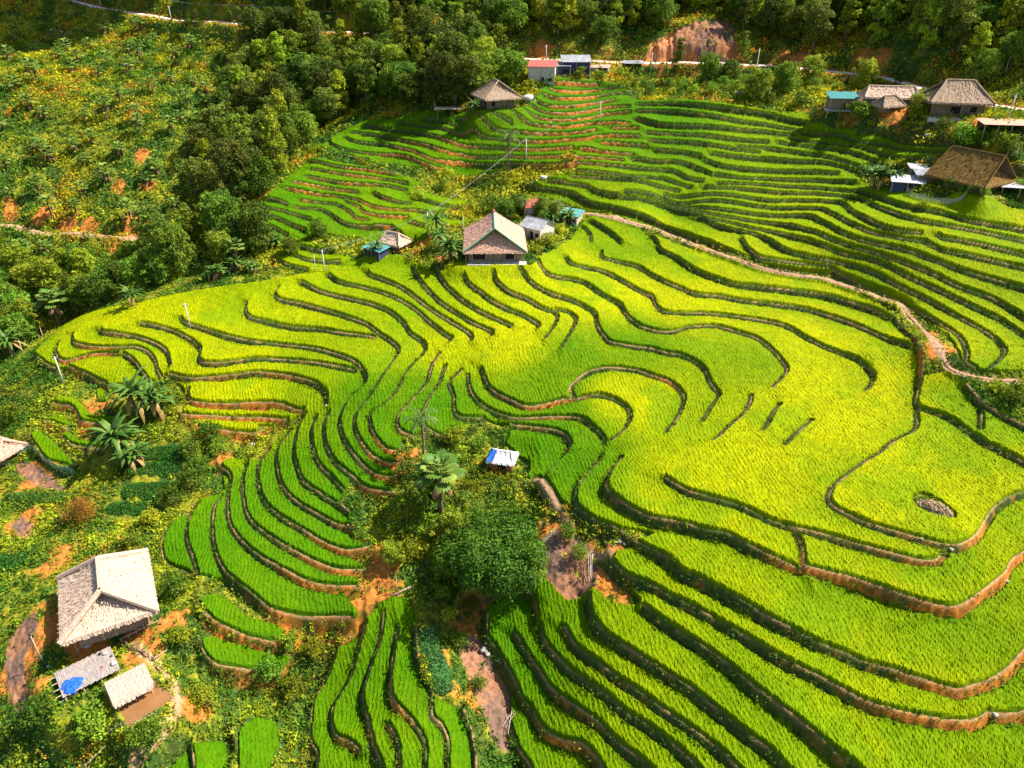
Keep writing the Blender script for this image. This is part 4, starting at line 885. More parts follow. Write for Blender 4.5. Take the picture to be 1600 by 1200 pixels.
for sx, sy, hl, hw, tn, sz in SITES:
    c, s_ = math.cos(R(tn)), math.sin(R(tn)); lx = np.abs((GX - sx) * c + (GY - sy) * s_) - hl; ly = np.abs(-(GX - sx) * s_ + (GY - sy) * c) - hw; FSITE = np.minimum(FSITE, np.maximum(lx, ly))
FSITE = Field(X0, Y0, ST, FSITE)
_hp = [(w[0], w[1], r) for (a, b, r), w in zip(dry_pts, _dp)]
def wildkeep(x, y):
    ins = (y < 286) & (x > X0) & (x < 199); m = (~ins) | ((FR(x, y) < 0.25) & (FW(x, y) > 0) & (FSITE(x, y) > -1.4) & (FP(x, y) > 0.12))
    m &= (FDRY(x, y) < 0.5) | (rng.random(len(x)) < 0.08)
    m &= (FBED(x, y) < 0.5) | (rng.random(len(x)) < 0.12)
    b = np.zeros(len(x))
    for a, c, r in _hp: b = np.maximum(b, np.exp(-((x - a) ** 2 + (y - c) ** 2) / (2 * (r * 0.55) ** 2)))
    m &= rng.random(len(x)) > sstep(0.35, 0.7, b * 0.75 + (fbm(x, y, 3.2, 2) - 0.5) * 0.9) * 0.85
    fh = fan_half(y); m &= np.abs(x) < fh * 0.93; return m
YG, DG, OR = (0.42, 0.46, 0.012), (0.07, 0.18, 0.012), (0.55, 0.30, 0.02)
x, y = sample(105000, -95, 110, 42, 128, wildkeep)
undergrowth('scrub', 'low mixed green and yellow scrub over the uncultivated slopes near the huts', 'scrub', x, y, 0.26 + 0.36 * rng.random(len(x)) ** 1.5, 10, DG, YG, OR, 0.5, 0.7)
x, y = sample(135000, -190, 180, 128, 286, wildkeep)
undergrowth('hillside_scrub', 'yellow green and rusty scrub covering the far hillsides', 'scrub', x, y, 0.45 + 0.6 * rng.random(len(x)), 7, DG, (0.52, 0.48, 0.010), (0.62, 0.28, 0.02), 0.5, 0.8)

# weeds hanging on the terrace banks
bx2, by2 = [], []
for Pl in EL:
    T = np.gradient(Pl, axis=0); Nn = np.stack([T[:, 1], -T[:, 0]], 1) / (np.hypot(T[:, 0], T[:, 1])[:, None] + 1e-9)
    for rep in range(3):
        q = Pl + Nn * rng.normal(0.02, 0.16, (len(Pl), 1)) + rng.normal(0, 0.25, Pl.shape) * 0.6
        k = (fbm(q[:, 0], q[:, 1], 2.6, 83) + 0.15 * rng.random(len(q))) > 0.50; bx2.append(q[k, 0]); by2.append(q[k, 1])
x, y = np.concatenate(bx2), np.concatenate(by2)
undergrowth('bank_weeds', 'weeds and dry grass hanging over the terrace banks', 'weeds', x, y, 0.20 + 0.24 * rng.random(len(x)), 7, (0.04, 0.10, 0.01), (0.20, 0.24, 0.015), (0.40, 0.24, 0.05), 0.5, 0.8)
def GZ(x, y): return float(height(x, y))
# ------------------------------------------------------------------ ways
def way_mesh(name, Pl, width, mat, dz=0.09, **kw):
    T = np.gradient(Pl, axis=0); T /= (np.hypot(T[:, 0], T[:, 1])[:, None] + 1e-9); Nn = np.stack([-T[:, 1], T[:, 0]], 1); us = np.linspace(-1, 1, 7)
    jit = 1 + 0.12 * (fbm(Pl[:, 0], Pl[:, 1], 3, 51) - 0.5) * 2
    XY = Pl[:, None] + Nn[:, None] * us[None, :, None] * width * 0.5 * jit[:, None, None]
    z = height(XY[..., 0], XY[..., 1]); zc = z[:, 3:4]; z = np.maximum(z, zc - 0.1) + dz; z[:, 0] -= 0.25; z[:, -1] -= 0.25
    n = len(Pl); i = np.arange(n - 1)[:, None] * 7; j = np.arange(6)[None]; F = np.stack([i + j, i + j + 7, i + j + 8, i + j + 1], -1).reshape(-1, 4)
    link(name, np_mesh(name, np.concatenate([XY, z[..., None]], -1).reshape(-1, 3), F[:, ::-1], mat, smooth=True), kind='structure', **kw)
M_road = plain('road', (0.70, 0.62, 0.54), rough=0.9, namp=0.2, nscale=0.8)
M_path = plain('dirt_path', (0.40, 0.24, 0.14), rough=0.95, namp=0.25, nscale=1.5, bump=0.4)
way_mesh('road', ROAD, 3.4, M_road); way_mesh('road', ROADL, 3.0, M_road)
way_mesh('path', TRAIL, 0.72, plain('red_dirt_path', (0.38, 0.21, 0.12), rough=0.95, namp=0.25, nscale=1.5, bump=0.4), 0.06); way_mesh('path', PATHL, 1.9, M_path); way_mesh('path', PATHH, 0.7, M_path, 0.05); way_mesh('path', PATHV, 0.9, M_path, 0.06)

# ------------------------------------------------------------------ building kit
class MB:
    def __init__(s): s.V, s.F = [], []
    def add(s, V, F):
        o = len(s.V); s.V += [tuple(map(float, v)) for v in V]; s.F += [tuple(int(i) + o for i in f) for f in F]; return s
    def box(s, c, d, rz=0.0, rx=0.0):
        m = Matrix.Translation(c) @ Matrix.Rotation(rz, 4, 'Z') @ Matrix.Rotation(rx, 4, 'X')
        V = [m @ Vector((x * d[0] / 2, y * d[1] / 2, z * d[2] / 2)) for x in (-1, 1) for y in (-1, 1) for z in (-1, 1)]
        return s.add(V, [(0, 1, 3, 2), (4, 6, 7, 5), (0, 4, 5, 1), (2, 3, 7, 6), (0, 2, 6, 4), (1, 5, 7, 3)])
    def bar(s, a, b, r=0.04, seg=6, r2=None):
        V, F = tube([a, b], [r, r if r2 is None else r2], seg); s.add(V, F); n = len(s.V) - len(V); s.F.append(tuple(n + i for i in range(seg))[::-1]); s.F.append(tuple(n + seg + i for i in range(seg))); return s
    def line(s, pts, r=0.04, seg=6): V, F = tube(pts, r, seg); return s.add(V, F)
    def build(s, name, mat, parent=None, smooth=False, **kw):
        me = bpy.data.meshes.new(name); me.from_pydata(s.V, [], s.F); me.materials.append(mat)
        if smooth:
            for p_ in me.polygons: p_.use_smooth = True
        me.update(); return link(name, me, parent, **kw)
def thing(name, label, cat, loc, yaw=0.0, group=None):
    e = bpy.data.objects.new(name, None); C.objects.link(e); e.location = loc; e.rotation_euler = (0, 0, R(yaw)); e['label'] = label; e['category'] = cat
    if group: e['group'] = group
    return e
def thatch_mat(name, rgb, amp=0.3): return plain(name, rgb, rough=0.95, namp=amp, nscale=5, bump=1.0, bscale=14, spec=0.05)
M_th_pale = thatch_mat('thatch_pale', (0.58, 0.42, 0.31), 0.35); M_th_pink = thatch_mat('thatch_pink', (0.58, 0.34, 0.25)); M_th_brown = thatch_mat('thatch_brown', (0.36, 0.26, 0.18), 0.35)
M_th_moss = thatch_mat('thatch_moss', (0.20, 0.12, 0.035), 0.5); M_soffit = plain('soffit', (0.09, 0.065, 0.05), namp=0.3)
M_wood = plain('weathered_wood', (0.27, 0.19, 0.13), rough=0.9, namp=0.4, nscale=3, stretch=(6, 6, 0.5), bump=0.4); M_wood_red = plain('red_wood', (0.40, 0.15, 0.06), rough=0.8, namp=0.3, nscale=3, stretch=(5, 5, 0.5))
M_dark = plain('dark_opening', (0.02, 0.018, 0.016), namp=0.1); M_bamboo = plain('bamboo', (0.52, 0.42, 0.30), rough=0.7, namp=0.25); M_conc = plain('concrete', (0.60, 0.57, 0.52), rough=0.85, namp=0.15, nscale=2)
M_white = plain('white_wall', (0.50, 0.47, 0.43), namp=0.15, nscale=1.2); M_green = plain('green_ridge', (0.14, 0.36, 0.25), rough=0.6, namp=0.15); M_red = plain('red_sheet', (0.42, 0.10, 0.08), rough=0.6, namp=0.38)
M_teal = plain('teal_sheet', (0.07, 0.26, 0.25), rough=0.5, namp=0.38); M_grey = plain('grey_sheet', (0.30, 0.31, 0.33), rough=0.55, namp=0.38, nscale=1.5); M_tin = plain('white_tin', (0.55, 0.54, 0.55), rough=0.5, namp=0.38); M_blue = plain('blue_tarp', (0.02, 0.12, 0.50), rough=0.45, namp=0.45, nscale=3, bump=1.0, bscale=6)
M_bluewall = plain('blue_wall', (0.05, 0.06, 0.13), namp=0.2)
def slope_grid(a, b, c, d, nu, nv, sag, nz, g, down=0.0):
    """quad a-b (eave) to c-d (ridge, c above b)"""
    a, b, c, d = [np.array(v, float) for v in (a, b, c, d)]; u = np.linspace(0, 1, nu)[None, :, None]; v = np.linspace(0, 1, nv)[:, None, None]
    Pp = (a * (1 - u) + b * u) * (1 - v) + (d * (1 - u) + c * u) * v
    n = np.cross(b - a, d - a); n = n / np.linalg.norm(n)
    if n[2] < 0: n = -n
    edge = (np.minimum(np.minimum(u, 1 - u), 0.1) * 10) * (np.minimum(np.minimum(v, 1 - v), 0.1) * 10)
    Pp = Pp + n * (sag * 4 * v * (1 - v) * np.ones_like(u) + (g.random((nv, nu, 1)) - 0.5) * nz * edge)
    i = np.arange(nv - 1)[:, None] * nu; j = np.arange(nu - 1)[None]; F = np.stack([i + j, i + j + 1, i + j + nu + 1, i + j + nu], -1).reshape(-1, 4)
    return Pp.reshape(-1, 3), F
def hip_roof(par, L_, W_, e, r, rl, mat, ko=0.9, kz=0.7, cap=None, capr=0.16, both=True, cap_end=None, seed=1, fringe=0.30):
    g = np.random.default_rng(seed); m = MB(); hl, hw = L_ / 2, W_ / 2; nu = int(L_ * 3.5); nv = 12
    for sg in (-1, 1):
        V, F = slope_grid((-hl, sg * hw, e), (hl, sg * hw, e), (rl, 0, r), (-rl, 0, r), nu, nv, -0.13, 0.17, g)
        m.add(V, F if sg < 0 else F[:, ::-1])
    for sg in (-1, 1):
        V, F = slope_grid((sg * hl, -hw, e), (sg * hl, hw, e), (sg * (rl - ko), 0.02, r - kz), (sg * (rl - ko), -0.02, r - kz), int(W_ * 3.5), nv, -0.08, 0.16, g)
        m.add(V, F if sg > 0 else F[:, ::-1])
    # thick ragged eave edge
    per = [(-hl, -hw), (hl, -hw), (hl, hw), (-hl, hw), (-hl, -hw)]
    for (x0, y0), (x1, y1) in zip(per[:-1], per[1:]):
        n = int(math.hypot(x1 - x0, y1 - y0) / 0.12); o = len(m.V); ox, oy = (y1 - y0), -(x1 - x0); ll = math.hypot(ox, oy); ox /= ll; oy /= ll
        for i in range(n + 1):
            t = i / n; x = x0 + (x1 - x0) * t; y = y0 + (y1 - y0) * t; k = fringe * (0.75 + 0.6 * g.random()); q = 0.10 * g.random()
            m.V += [(x, y, e), (x + ox * (0.08 + q), y + oy * (0.08 + q), e - k), (x - ox * 0.25, y - oy * 0.25, e - k * 0.8)]
        for i in range(n): b = o + 3 * i; m.F += [(b, b + 1, b + 4, b + 3), (b + 1, b + 2, b + 5, b + 4)]
    for k in range(int(L_ * W_ * 9)):          # loose straw lying down the slopes
        side = g.integers(4); v = g.random() ** 1.2; 
        if side < 2:
            sg = -1 if side == 0 else 1; u = g.uniform(-1, 1); x = u * (hl * (1 - v) + rl * v); y = sg * hw * (1 - v); dx, dy = 0.0, sg * hw
        else:
            sg = -1 if side == 2 else 1; u = g.uniform(-1, 1); x = sg * (hl * (1 - v) + (rl - ko) * v); y = u * hw * (1 - v); dx, dy = sg * (hl - rl), 0.0
        z = e + (r - e) * v; nn = math.hypot(math.hypot(dx, dy), r - e); q = 0.30 * (0.5 + g.random()); ax, ay, az = dx / nn * q, dy / nn * q, -(r - e) / nn * q; w_ = 0.05; px_, py_ = (w_, 0) if side < 2 else (0, w_); jx = g.normal(0, .05)
        if abs(v) < .97: m.add([(x - px_, y - py_, z + .02), (x + px_, y + py_, z + .02), (x + px_ * .4 + ax + jx * (side < 2), y + py_ * .4 + ay + jx * (side > 1), z + az + .14), (x - px_ * .4 + ax + jx * (side < 2), y - py_ * .4 + ay + jx * (side > 1), z + az + .14)], [(0, 1, 2, 3)])
    roof = m.build('roof', mat, par, smooth=False)
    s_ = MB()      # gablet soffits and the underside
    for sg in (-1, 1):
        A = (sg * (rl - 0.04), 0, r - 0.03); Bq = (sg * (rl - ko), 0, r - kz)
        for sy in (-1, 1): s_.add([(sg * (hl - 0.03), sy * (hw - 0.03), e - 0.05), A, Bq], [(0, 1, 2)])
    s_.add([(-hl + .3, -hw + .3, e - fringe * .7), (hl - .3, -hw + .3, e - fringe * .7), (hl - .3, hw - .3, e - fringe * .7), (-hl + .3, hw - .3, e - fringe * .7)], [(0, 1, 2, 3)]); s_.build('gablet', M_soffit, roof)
    c = MB(); c.line([(-rl, 0, r + 0.02), (0, 0, r + 0.0), (rl, 0, r + 0.02)], capr, 7); 
    for sg in ((-1, 1) if both else (1,)):
        for sy in (-1, 1): c.line([(sg * rl, 0, r + 0.02), (sg * (rl * .5 + hl * .5), sy * hw / 2, (e + r) / 2 - 0.03), (sg * hl, sy * hw, e - 0.02)], capr, 7)
    c.build('ridge_cap', cap or mat, roof)
    if cap_end is not None:
        q = MB(); q.bar((-rl - 0.1, 0, r + 0.08), (-rl + 1.4, 0, r + 0.08), capr * 1.6, 7); q.build('ridge_end', cap_end, roof)
    return roof
def walls(par, L_, W_, z0, z1, mat, openings=(), posts=True, post_mat=None):
    m = MB(); m.box((0, 0, (z0 + z1) / 2), (L_, W_, z1 - z0)); m.build('wall', mat, par)
    for kind, side, u, w, h, zz in openings:     # side: 0 -y, 1 +x, 2 +y, 3 -x
        o = MB(); f_ = MB(); c = {0: (u, -W_ / 2 - .012, zz), 1: (L_ / 2 + .012, u, zz), 2: (u, W_ / 2 + .012, zz), 3: (-L_ / 2 - .012, u, zz)}[side]; hz = side % 2
        o.box(c, (0.03, w, h) if hz else (w, 0.03, h)); ob = o.build(kind, M_dark if kind == 'window' else (post_mat or M_wood), par)
        for k in (-1, 1):
            f_.box((c[0], c[1] + k * (w / 2 + .05), zz) if hz else (c[0] + k * (w / 2 + .05), c[1], zz), (0.09, 0.09, h + .12) if hz else (0.09, 0.09, h + .12))
        f_.box((c[0], c[1], zz + h / 2 + .05), (0.08, w, 0.08) if hz else (w, 0.08, 0.08)); f_.build('frame', M_bamboo, ob)
    if posts:
        for x in (-1, -0.33, 0.33, 1):
            for y in (-1, 1): MB().bar((x * (L_ / 2 + .35), y * (W_ / 2 + .35), z0 - .6), (x * (L_ / 2 + .35), y * (W_ / 2 + .35), z1 + .15), 0.10).build('post', post_mat or M_wood, par)
# big thatched house, lower left
t = thing('thatched_house', 'large thatched house with pale hipped roof at the lower left', 'house', (-48.1, 62.7, GZ(-48.1, 62.7)), 119 + 180)
hip_roof(t, 11.3, 10.0, 2.9, 6.1, 2.9, M_th_pale, ko=1.3, kz=0.75, capr=0.34, seed=3, fringe=0.5); walls(t, 8.6, 7.2, 0, 2.9, M_wood, [('door', 1, -0.5, 1.2, 2.0, 1.0), ('window', 1, 2.0, 1.0, 0.9, 1.5), ('window', 1, -2.5, 0.9, 0.9, 1.5), ('door', 0, 0, 1.2, 2.0, 1.0), ('window', 3, 0, 1, 1, 1.5)])
# pink thatched house in the middle
t = thing('thatched_house', 'pinkish thatched house with green ridge strips above the central rice field', 'house', (-3.2, 128.6, GZ(-3.2, 128.6)), -88)
hip_roof(t, 13.2, 11.2, 2.5, 6.3, 5.2, M_th_pink, ko=0.7, kz=0.75, cap=M_green, capr=0.14, both=False, cap_end=M_red, seed=4, fringe=0.25)
walls(t, 11.2, 9.4, 0, 2.5, M_wood, [('window', 1, -2.8, 2.2, 1.1, 1.4), ('door', 1, 0, 1.4, 1.9, 0.95), ('window', 1, 2.6, 1.6, 1.1, 1.4), ('window', 0, 1, 1.2, 1, 1.4), ('window', 0, -3, 1.2, 1, 1.4)])
MB().box((6.4, 0.3, 0.15), (1.6, 10.4, 0.5)).build('porch_floor', M_conc, t)
# thatched hut at the top
t = thing('thatched_house', 'brown thatched hut on posts left of the top terraces', 'house', (-3.6, 177.8, GZ(-3.6, 177.8)), -68)
hip_roof(t, 9.6, 9.0, 2.6, 5.9, 1.3, M_th_brown, ko=0.5, kz=0.4, capr=0.18, seed=5); walls(t, 6.6, 6.4, 0, 2.5, M_wood, [('door', 1, 0, 1.3, 1.9, .95), ('window', 1, -2, 1, 1, 1.4), ('window', 0, -1, 1.1, 1, 1.4), ('window', 0, 1.6, 1.1, 1, 1.4)])
t = thing('wooden_platform', 'flat weathered platform roof left of the brown thatched hut at the top', 'platform', P(706, 180), 5)
m = MB(); 
for i in range(14): m.box((-3.8 + i * 0.56, 0, 1.55 + 0.03 * (i % 3)), (0.50, 3.6 - 0.3 * (i % 2), 0.06))
m.build('deck', M_bamboo, t)
for x in (-3.4, 0, 3.4):
    for y in (-1.5, 1.5): MB().bar((x, y, -.8), (x, y, 1.55), 0.08).build('post', M_wood, t)
# house by the wooden yard, right
t = thing('thatched_house', 'wooden house with wide grey brown thatched roof beside the yard at upper right', 'house', (84.6, 148.0, GZ(84.6, 148.0)), -12)
hip_roof(t, 11.0, 9.0, 2.8, 6.2, 2.4, M_th_brown, ko=0.7, kz=0.6, capr=0.18, seed=6)
walls(t, 8.6, 6.2, 0, 2.8, M_wood, [('window', 0, -0.5, 1.8, 1.3, 1.3), ('window', 0, 2.6, 1.2, 1.0, 1.5), ('door', 1, 0.2, 1.1, 2.0, 1.0)]); MB().box((4.42, 0, 1.4), (0.10, 6.3, 2.75)).build('side_wall', M_wood_red, t); MB().box((0, -4.2, -0.3), (10.5, 1.8, 0.7)).build('terrace_base', M_conc, t)
t = thing('thatched_longhouse', 'long low thatched wing adjoining the wooden house at upper right', 'house', (75.8, 156.0, GZ(75.8, 156.0)), -10)
hip_roof(t, 10.5, 4.6, 1.9, 3.7, 4.3, M_th_pale, ko=0.3, kz=0.3, capr=0.14, seed=7); walls(t, 8.6, 3.4, 0, 1.9, M_wood, [('window', 0, -1, 1.2, .8, 1.0)], posts=False)
for px, py, lb, L_, W_, rz in [(1390, 175, 'front one of two low thatched shelters left of the long wing', 5.6, 3.6, 18), (1374, 166, 'rear thatched shelter half hidden behind the front one', 4.4, 3.4, 10), (1347, 168, 'grey thatched store right behind the teal roofed shed', 5.0, 4.6, -50)]:
    w = P(px, py); t = thing('thatched_shelter', lb, 'shelter', (w.x, w.y + 1.2, w.z), rz)
    hip_roof(t, L_, W_, 1.2, 2.9, L_ * .22, M_th_brown, ko=0.15, kz=0.1, capr=0.14, seed=px, fringe=0.3); walls(t, L_ - 1.2, W_ - 1.2, 0, 1.25, M_wood, [('window', 0, 0, 1, .6, .7)], posts=False)
# mossy house
t = thing('thatched_house', 'steep mossy brown thatched house with vine covered eave at right', 'house', (80.0, 128.6, GZ(80.0, 128.6)), -59)
hip_roof(t, 10.6, 9.8, 1.9, 6.3, 4.6, M_th_moss, ko=1.5, kz=2.0, cap=M_th_moss, capr=0.13, seed=8); walls(t, 8.0, 7.0, 0, 2.0, M_wood, [('door', 1, 0, 1.2, 1.7, .9), ('window', 0, 1.5, 1.1, .8, 1.1), ('window', 0, -1.5, 1.1, .8, 1.1), ('window', 3, 0, 1, .8, 1.1)])
def shed(name, label, loc, yaw, L_, W_, h0, h1, roof_mat, wall_mat, corr=0.0, open_front=False, over=0.35, cat='shed', gable=False, ridge_up=1.0, group=None):
    """mono-pitch (low side -y) or gabled shed"""
    t = thing(name, label, cat, loc, yaw, group); m = MB(); nx_ = int((L_ + 2 * over) / 0.16); hl = L_ / 2 + over; hw = W_ / 2 + over
    def sheet(y0, z0, y1, z1):
        o = len(m.V)
        for i in range(nx_ + 1):
            x = -hl + 2 * hl * i / nx_; dz = 0.035 * (1 if i % 2 else -1) * corr
            for yy, zz in ((y0, z0), ((y0 + y1) / 2, (z0 + z1) / 2 - 0.03), (y1, z1)): m.V.append((x, yy, zz + dz)); m.V.append((x, yy, zz + dz - 0.05))
        for i in range(nx_):
            b = o + 6 * i
            for k in (0, 2): m.F += [(b + k, b + 6 + k, b + 8 + k, b + 2 + k), (b + 1 + k, b + 3 + k, b + 9 + k, b + 7 + k)]
            m.F += [(b, b + 1, b + 7, b + 6), (b + 4, b + 10, b + 11, b + 5)]
        for b in (o, o + 6 * nx_): m.F += [(b, b + 2, b + 3, b + 1), (b + 2, b + 4, b + 5, b + 3)]
    if gable: sheet(-hw, h0, 0.0, h0 + ridge_up); sheet(hw, h0, 0.0, h0 + ridge_up)
    else: sheet(-hw, h0, hw, h1)
    r_ = m.build('roof', roof_mat, t)
    if gable:
        MB().bar((-hl, 0, h0 + ridge_up + .03), (hl, 0, h0 + ridge_up + .03), 0.07).build('ridge_cap', roof_mat, r_)
        g_ = MB()
        for x in (-L_ / 2, L_ / 2): g_.add([(x, -W_ / 2, h0), (x, W_ / 2, h0), (x, 0, h0 + ridge_up * .9)], [(0, 1, 2)])
        g_.build('gable_wall', wall_mat, t)
    if not open_front: w_ = MB(); w_.box((0, 0, h0 / 2 - .1), (L_, W_, h0 + .1)); w_.build('wall', wall_mat, t); MB().box((0.2, -W_ / 2 - .012, 0.85), (0.9, 0.03, 1.6)).build('door', M_dark, t); MB().box((L_ * .33, -W_ / 2 - .012, 1.1), (L_ * .18, 0.03, 0.7)).build('window', M_dark, t)
    else: MB().box((0, W_ / 2, h1 / 2 - .1), (L_, 0.08, h1)).build('back_wall', wall_mat, t)
    n = max(2, int(L_ / 2.2) + 1)
    for i in range(n):
        x = -L_ / 2 + L_ * i / (n - 1)
        MB().bar((x, -W_ / 2 - .12, -.6), (x, -W_ / 2 - .12, h0), 0.06).build('post', M_bamboo, t)
    return t
w = P(1316, 176); shed('farm_shed', 'small two level shed with teal corrugated roof at upper right', (w.x, w.y + 1.5, w.z + .2), -6, 5.2, 3.2, 2.6, 3.4, M_teal, M_wood, corr=1)
w = P(1312, 180); shed('lean_to', 'pale low roof in front of the teal roofed shed', (w.x - .2, w.y + .6, w.z), -6, 5.0, 1.6, 0.9, 1.2, M_tin, M_wood, corr=1, open_front=True)
w = P(1590, 215); shed('open_shelter', 'long open shelter with thin brown roof on posts at the right edge', (w.x, w.y + 1.8, w.z + .1), -10, 11, 3.6, 2.0, 2.3, M_th_pink, M_wood, open_front=True, cat='shelter')
w = P(1418, 300); shed('tin_shed', 'white and blue tin shed beside the netted pen at right', (w.x, w.y + 1.0, w.z), -18, 5.0, 2.6, 1.8, 2.4, M_tin, M_bluewall, corr=1)
w = P(1440, 277); shed('tin_shed', 'small white tin roof behind the netted pen', (w.x, w.y + 1, w.z), -12, 3.6, 2.4, 1.6, 1.9, M_tin, M_wood, corr=1)
w = P(1592, 312); shed('open_shelter', 'white roofed open shelter right of the mossy house', (w.x + 1.5, w.y + 1.6, w.z), -14, 8.0, 3.6, 2.0, 2.4, M_tin, M_wood, corr=1, open_front=True, cat='shelter')
w = P(1440, 290); shed('lean_to', 'dark grey lean to roof between the tin sheds and the mossy house', (w.x + 2, w.y + 1, w.z), -12, 5.5, 2.8, 1.9, 2.3, M_grey, M_wood, corr=1)
w = P(848, 131); t = shed('red_roofed_house', 'white walled house with red sheet roof under the road', (w.x, w.y + 2.4, w.z - .2), -8, 6.2, 4.6, 4.0, 4.9, M_red, M_white, corr=1, cat='house')
w = P(900, 120); shed('blue_walled_house', 'house with grey sheet roof and dark blue wall beside the road', (w.x, w.y + 2.6, w.z), 0, 6.6, 4.4, 3.3, 4.4, M_grey, M_bluewall, corr=1, cat='house')
w = P(880, 119); shed('lean_to', 'low grey lean to left of the blue walled house', (w.x, w.y + 1.4, w.z), 5, 3.0, 3.0, 2.3, 2.7, M_grey, M_bluewall, corr=1)
w = P(990, 112); shed('roadside_shed', 'dark open shed by the road between the houses and the slender tree', (w.x, w.y + 1.6, w.z), 0, 4.6, 2.6, 1.9, 2.3, M_grey, M_dark, corr=1, open_front=True)
w = P(938, 115); shed('roadside_shed', 'small rusty roofed shed right of the blue walled house', (w.x, w.y + 1.2, w.z), -14, 4.2, 2.4, 1.4, 1.8, M_th_pink, M_white, corr=1)
shed('grey_roofed_house', 'small grey roofed house tucked behind the pink thatched house', (4.9, 136.4, GZ(4.9, 136.4)), -38, 4.6, 4.6, 2.3, 3.4, M_grey, M_conc, gable=True, ridge_up=1.3, corr=1, cat='house')
w = P(832, 338); shed('red_shed', 'red roofed shed among plants behind the grey roofed house', (w.x, w.y + 1.5, w.z), 20, 3.4, 2.6, 1.9, 2.6, M_red, M_conc, corr=1)
w = P(893, 351); shed('teal_shack', 'shack with blue grey roof and teal panel at the start of the trail', (w.x, w.y + 1.2, w.z), -30, 3.8, 2.8, 2.0, 2.5, M_teal, M_bamboo, corr=1)
w = P(853, 170)
# small hut with pale thatch and teal lean-to
t = thing('thatched_hut', 'small hut with rounded pale thatch beside the central yard', 'hut', (-22.6, 134.6, GZ(-22.6, 134.6)), -28)
hip_roof(t, 5.4, 4.2, 1.6, 3.3, 1.3, M_th_pale, ko=0.2, kz=0.15, capr=0.18, seed=12); walls(t, 4.0, 3.0, 0, 1.6, M_wood, [('window', 0, 0, .9, .7, .9), ('door', 1, 0, .8, 1.3, .7)], posts=False)
w = P(590, 402); shed('lean_to', 'teal sheet roof leaning against the small pale thatched hut', (w.x - .3, w.y + 1.0, w.z), -40, 4.4, 2.2, 1.5, 1.9, M_teal, M_bluewall, corr=1)
# field hut in the centre
t = thing('field_hut', 'little hut with white sheet roof and a blue tarpaulin strip above the gully', 'hut', (-1.3, 80.2, GZ(-1.3, 80.2)), -14)
hip_roof(t, 3.7, 3.0, 1.6, 2.5, 1.2, plain('pale_sheet', (0.75, 0.70, 0.65), rough=0.6, namp=0.12, bump=0.5, bscale=3), ko=0.1, kz=0.05, capr=0.05, seed=14, fringe=0.2)
m = MB(); V, F = slope_grid((-1.90, -1.54, 1.68), (-0.9, -1.54, 1.68), (-0.65, 0.0, 2.60), (-1.2, 0.0, 2.60), 8, 10, 0.02, 0.05, np.random.default_rng(3)); m.add(V, F); V, F = slope_grid((-1.93, -1.45, 1.68), (-1.93, 1.45, 1.68), (-1.2, 0.05, 2.58), (-1.2, -0.05, 2.58), 10, 8, 0.03, 0.05, np.random.default_rng(4)); m.add(V, F); m.build('tarpaulin', M_blue, t)
walls(t, 3.1, 2.2, 0, 1.5, M_wood_red, [('window', 0, 0.2, 1.3, .8, .8), ('window', 3, 0, .8, .7, .9)], posts=False)
for x in (-1.7, 0, 1.7): MB().bar((x, -1.3, -.5), (x, -1.3, 1.5), 0.06).build('post', M_wood_red, t)
w = P(5, 722); t = thing('thatched_hut', 'pale thatched hut cut by the left edge of the picture', 'hut', (w.x - 1.6, w.y + 1.6, w.z), -20)
hip_roof(t, 7.5, 4.6, 1.7, 3.5, 2.2, M_th_pink, ko=.3, kz=.2, capr=0.2, seed=15); walls(t, 5.6, 3.2, 0, 1.7, M_wood, [('door', 0, 1, 1, 1.5, .8)], posts=False)
# deck with drying floor, shed over the pond
t = thing('drying_platform', 'weathered board platform below the large thatched house', 'platform', (-47.15, 54.4, GZ(-47.15, 54.4)), 40)
m = MB()
for i in range(30): m.box((-2.8 + i * 0.193, 0.04 * math.sin(i * 1.7), 1.0 + 0.012 * (i % 3)), (0.175, 4.1 + 0.12 * math.sin(i * 2.3), 0.05))
m.build('boards', plain('grey_boards', (0.32, 0.27, 0.25), rough=0.9, namp=0.35, nscale=2.5, stretch=(4, 0.6, 1)), t)
for x in (-2.7, -0.9, 0.9, 2.7):
    for y in (-1.9, 1.9): MB().bar((x, y, -.9), (x, y, .95), 0.08).build('post', M_bamboo, t)
for y in (-1.5, -.5, .5, 1.5): MB().bar((-3.5, y, 0.93), (2.9, y, 0.93), 0.05).build('joist', M_bamboo, t)
g = np.random.default_rng(5); V = []; nr, na = 12, 40
for i in range(nr + 1):
    for j in range(na):
        th = 2 * math.pi * j / na; R_ = i / nr * (1 + .10 * math.sin(3 * th + 1) + .07 * math.sin(7 * th) + .05 * math.sin(11 * th)); x = -1.75 + 1.05 * R_ * math.cos(th); y = -.95 + 1.12 * R_ * math.sin(th)
        V.append((x, y, 1.06 + .26 * float(fbm(np.array(x) * 1.0, np.array(y), .45, 61)) * (1 - (i / nr) ** 4) + .02 * g.random()))
V = np.array(V); F = np.array([(i * na + j, (i + 1) * na + j, (i + 1) * na + (j + 1) % na, i * na + (j + 1) % na) for i in range(nr) for j in range(na)])
m = MB().add(V, F); o = m.build('blue_tarpaulin', M_blue, smooth=True); o.location = t.location; o.rotation_euler = t.rotation_euler; o['label'] = 'crumpled blue tarpaulin spread on the near corner of the board platform'; o['category'] = 'tarpaulin'
def rel(t, v): return Matrix.Translation(t.location) @ t.rotation_euler.to_matrix().to_4x4() @ Vector(v)
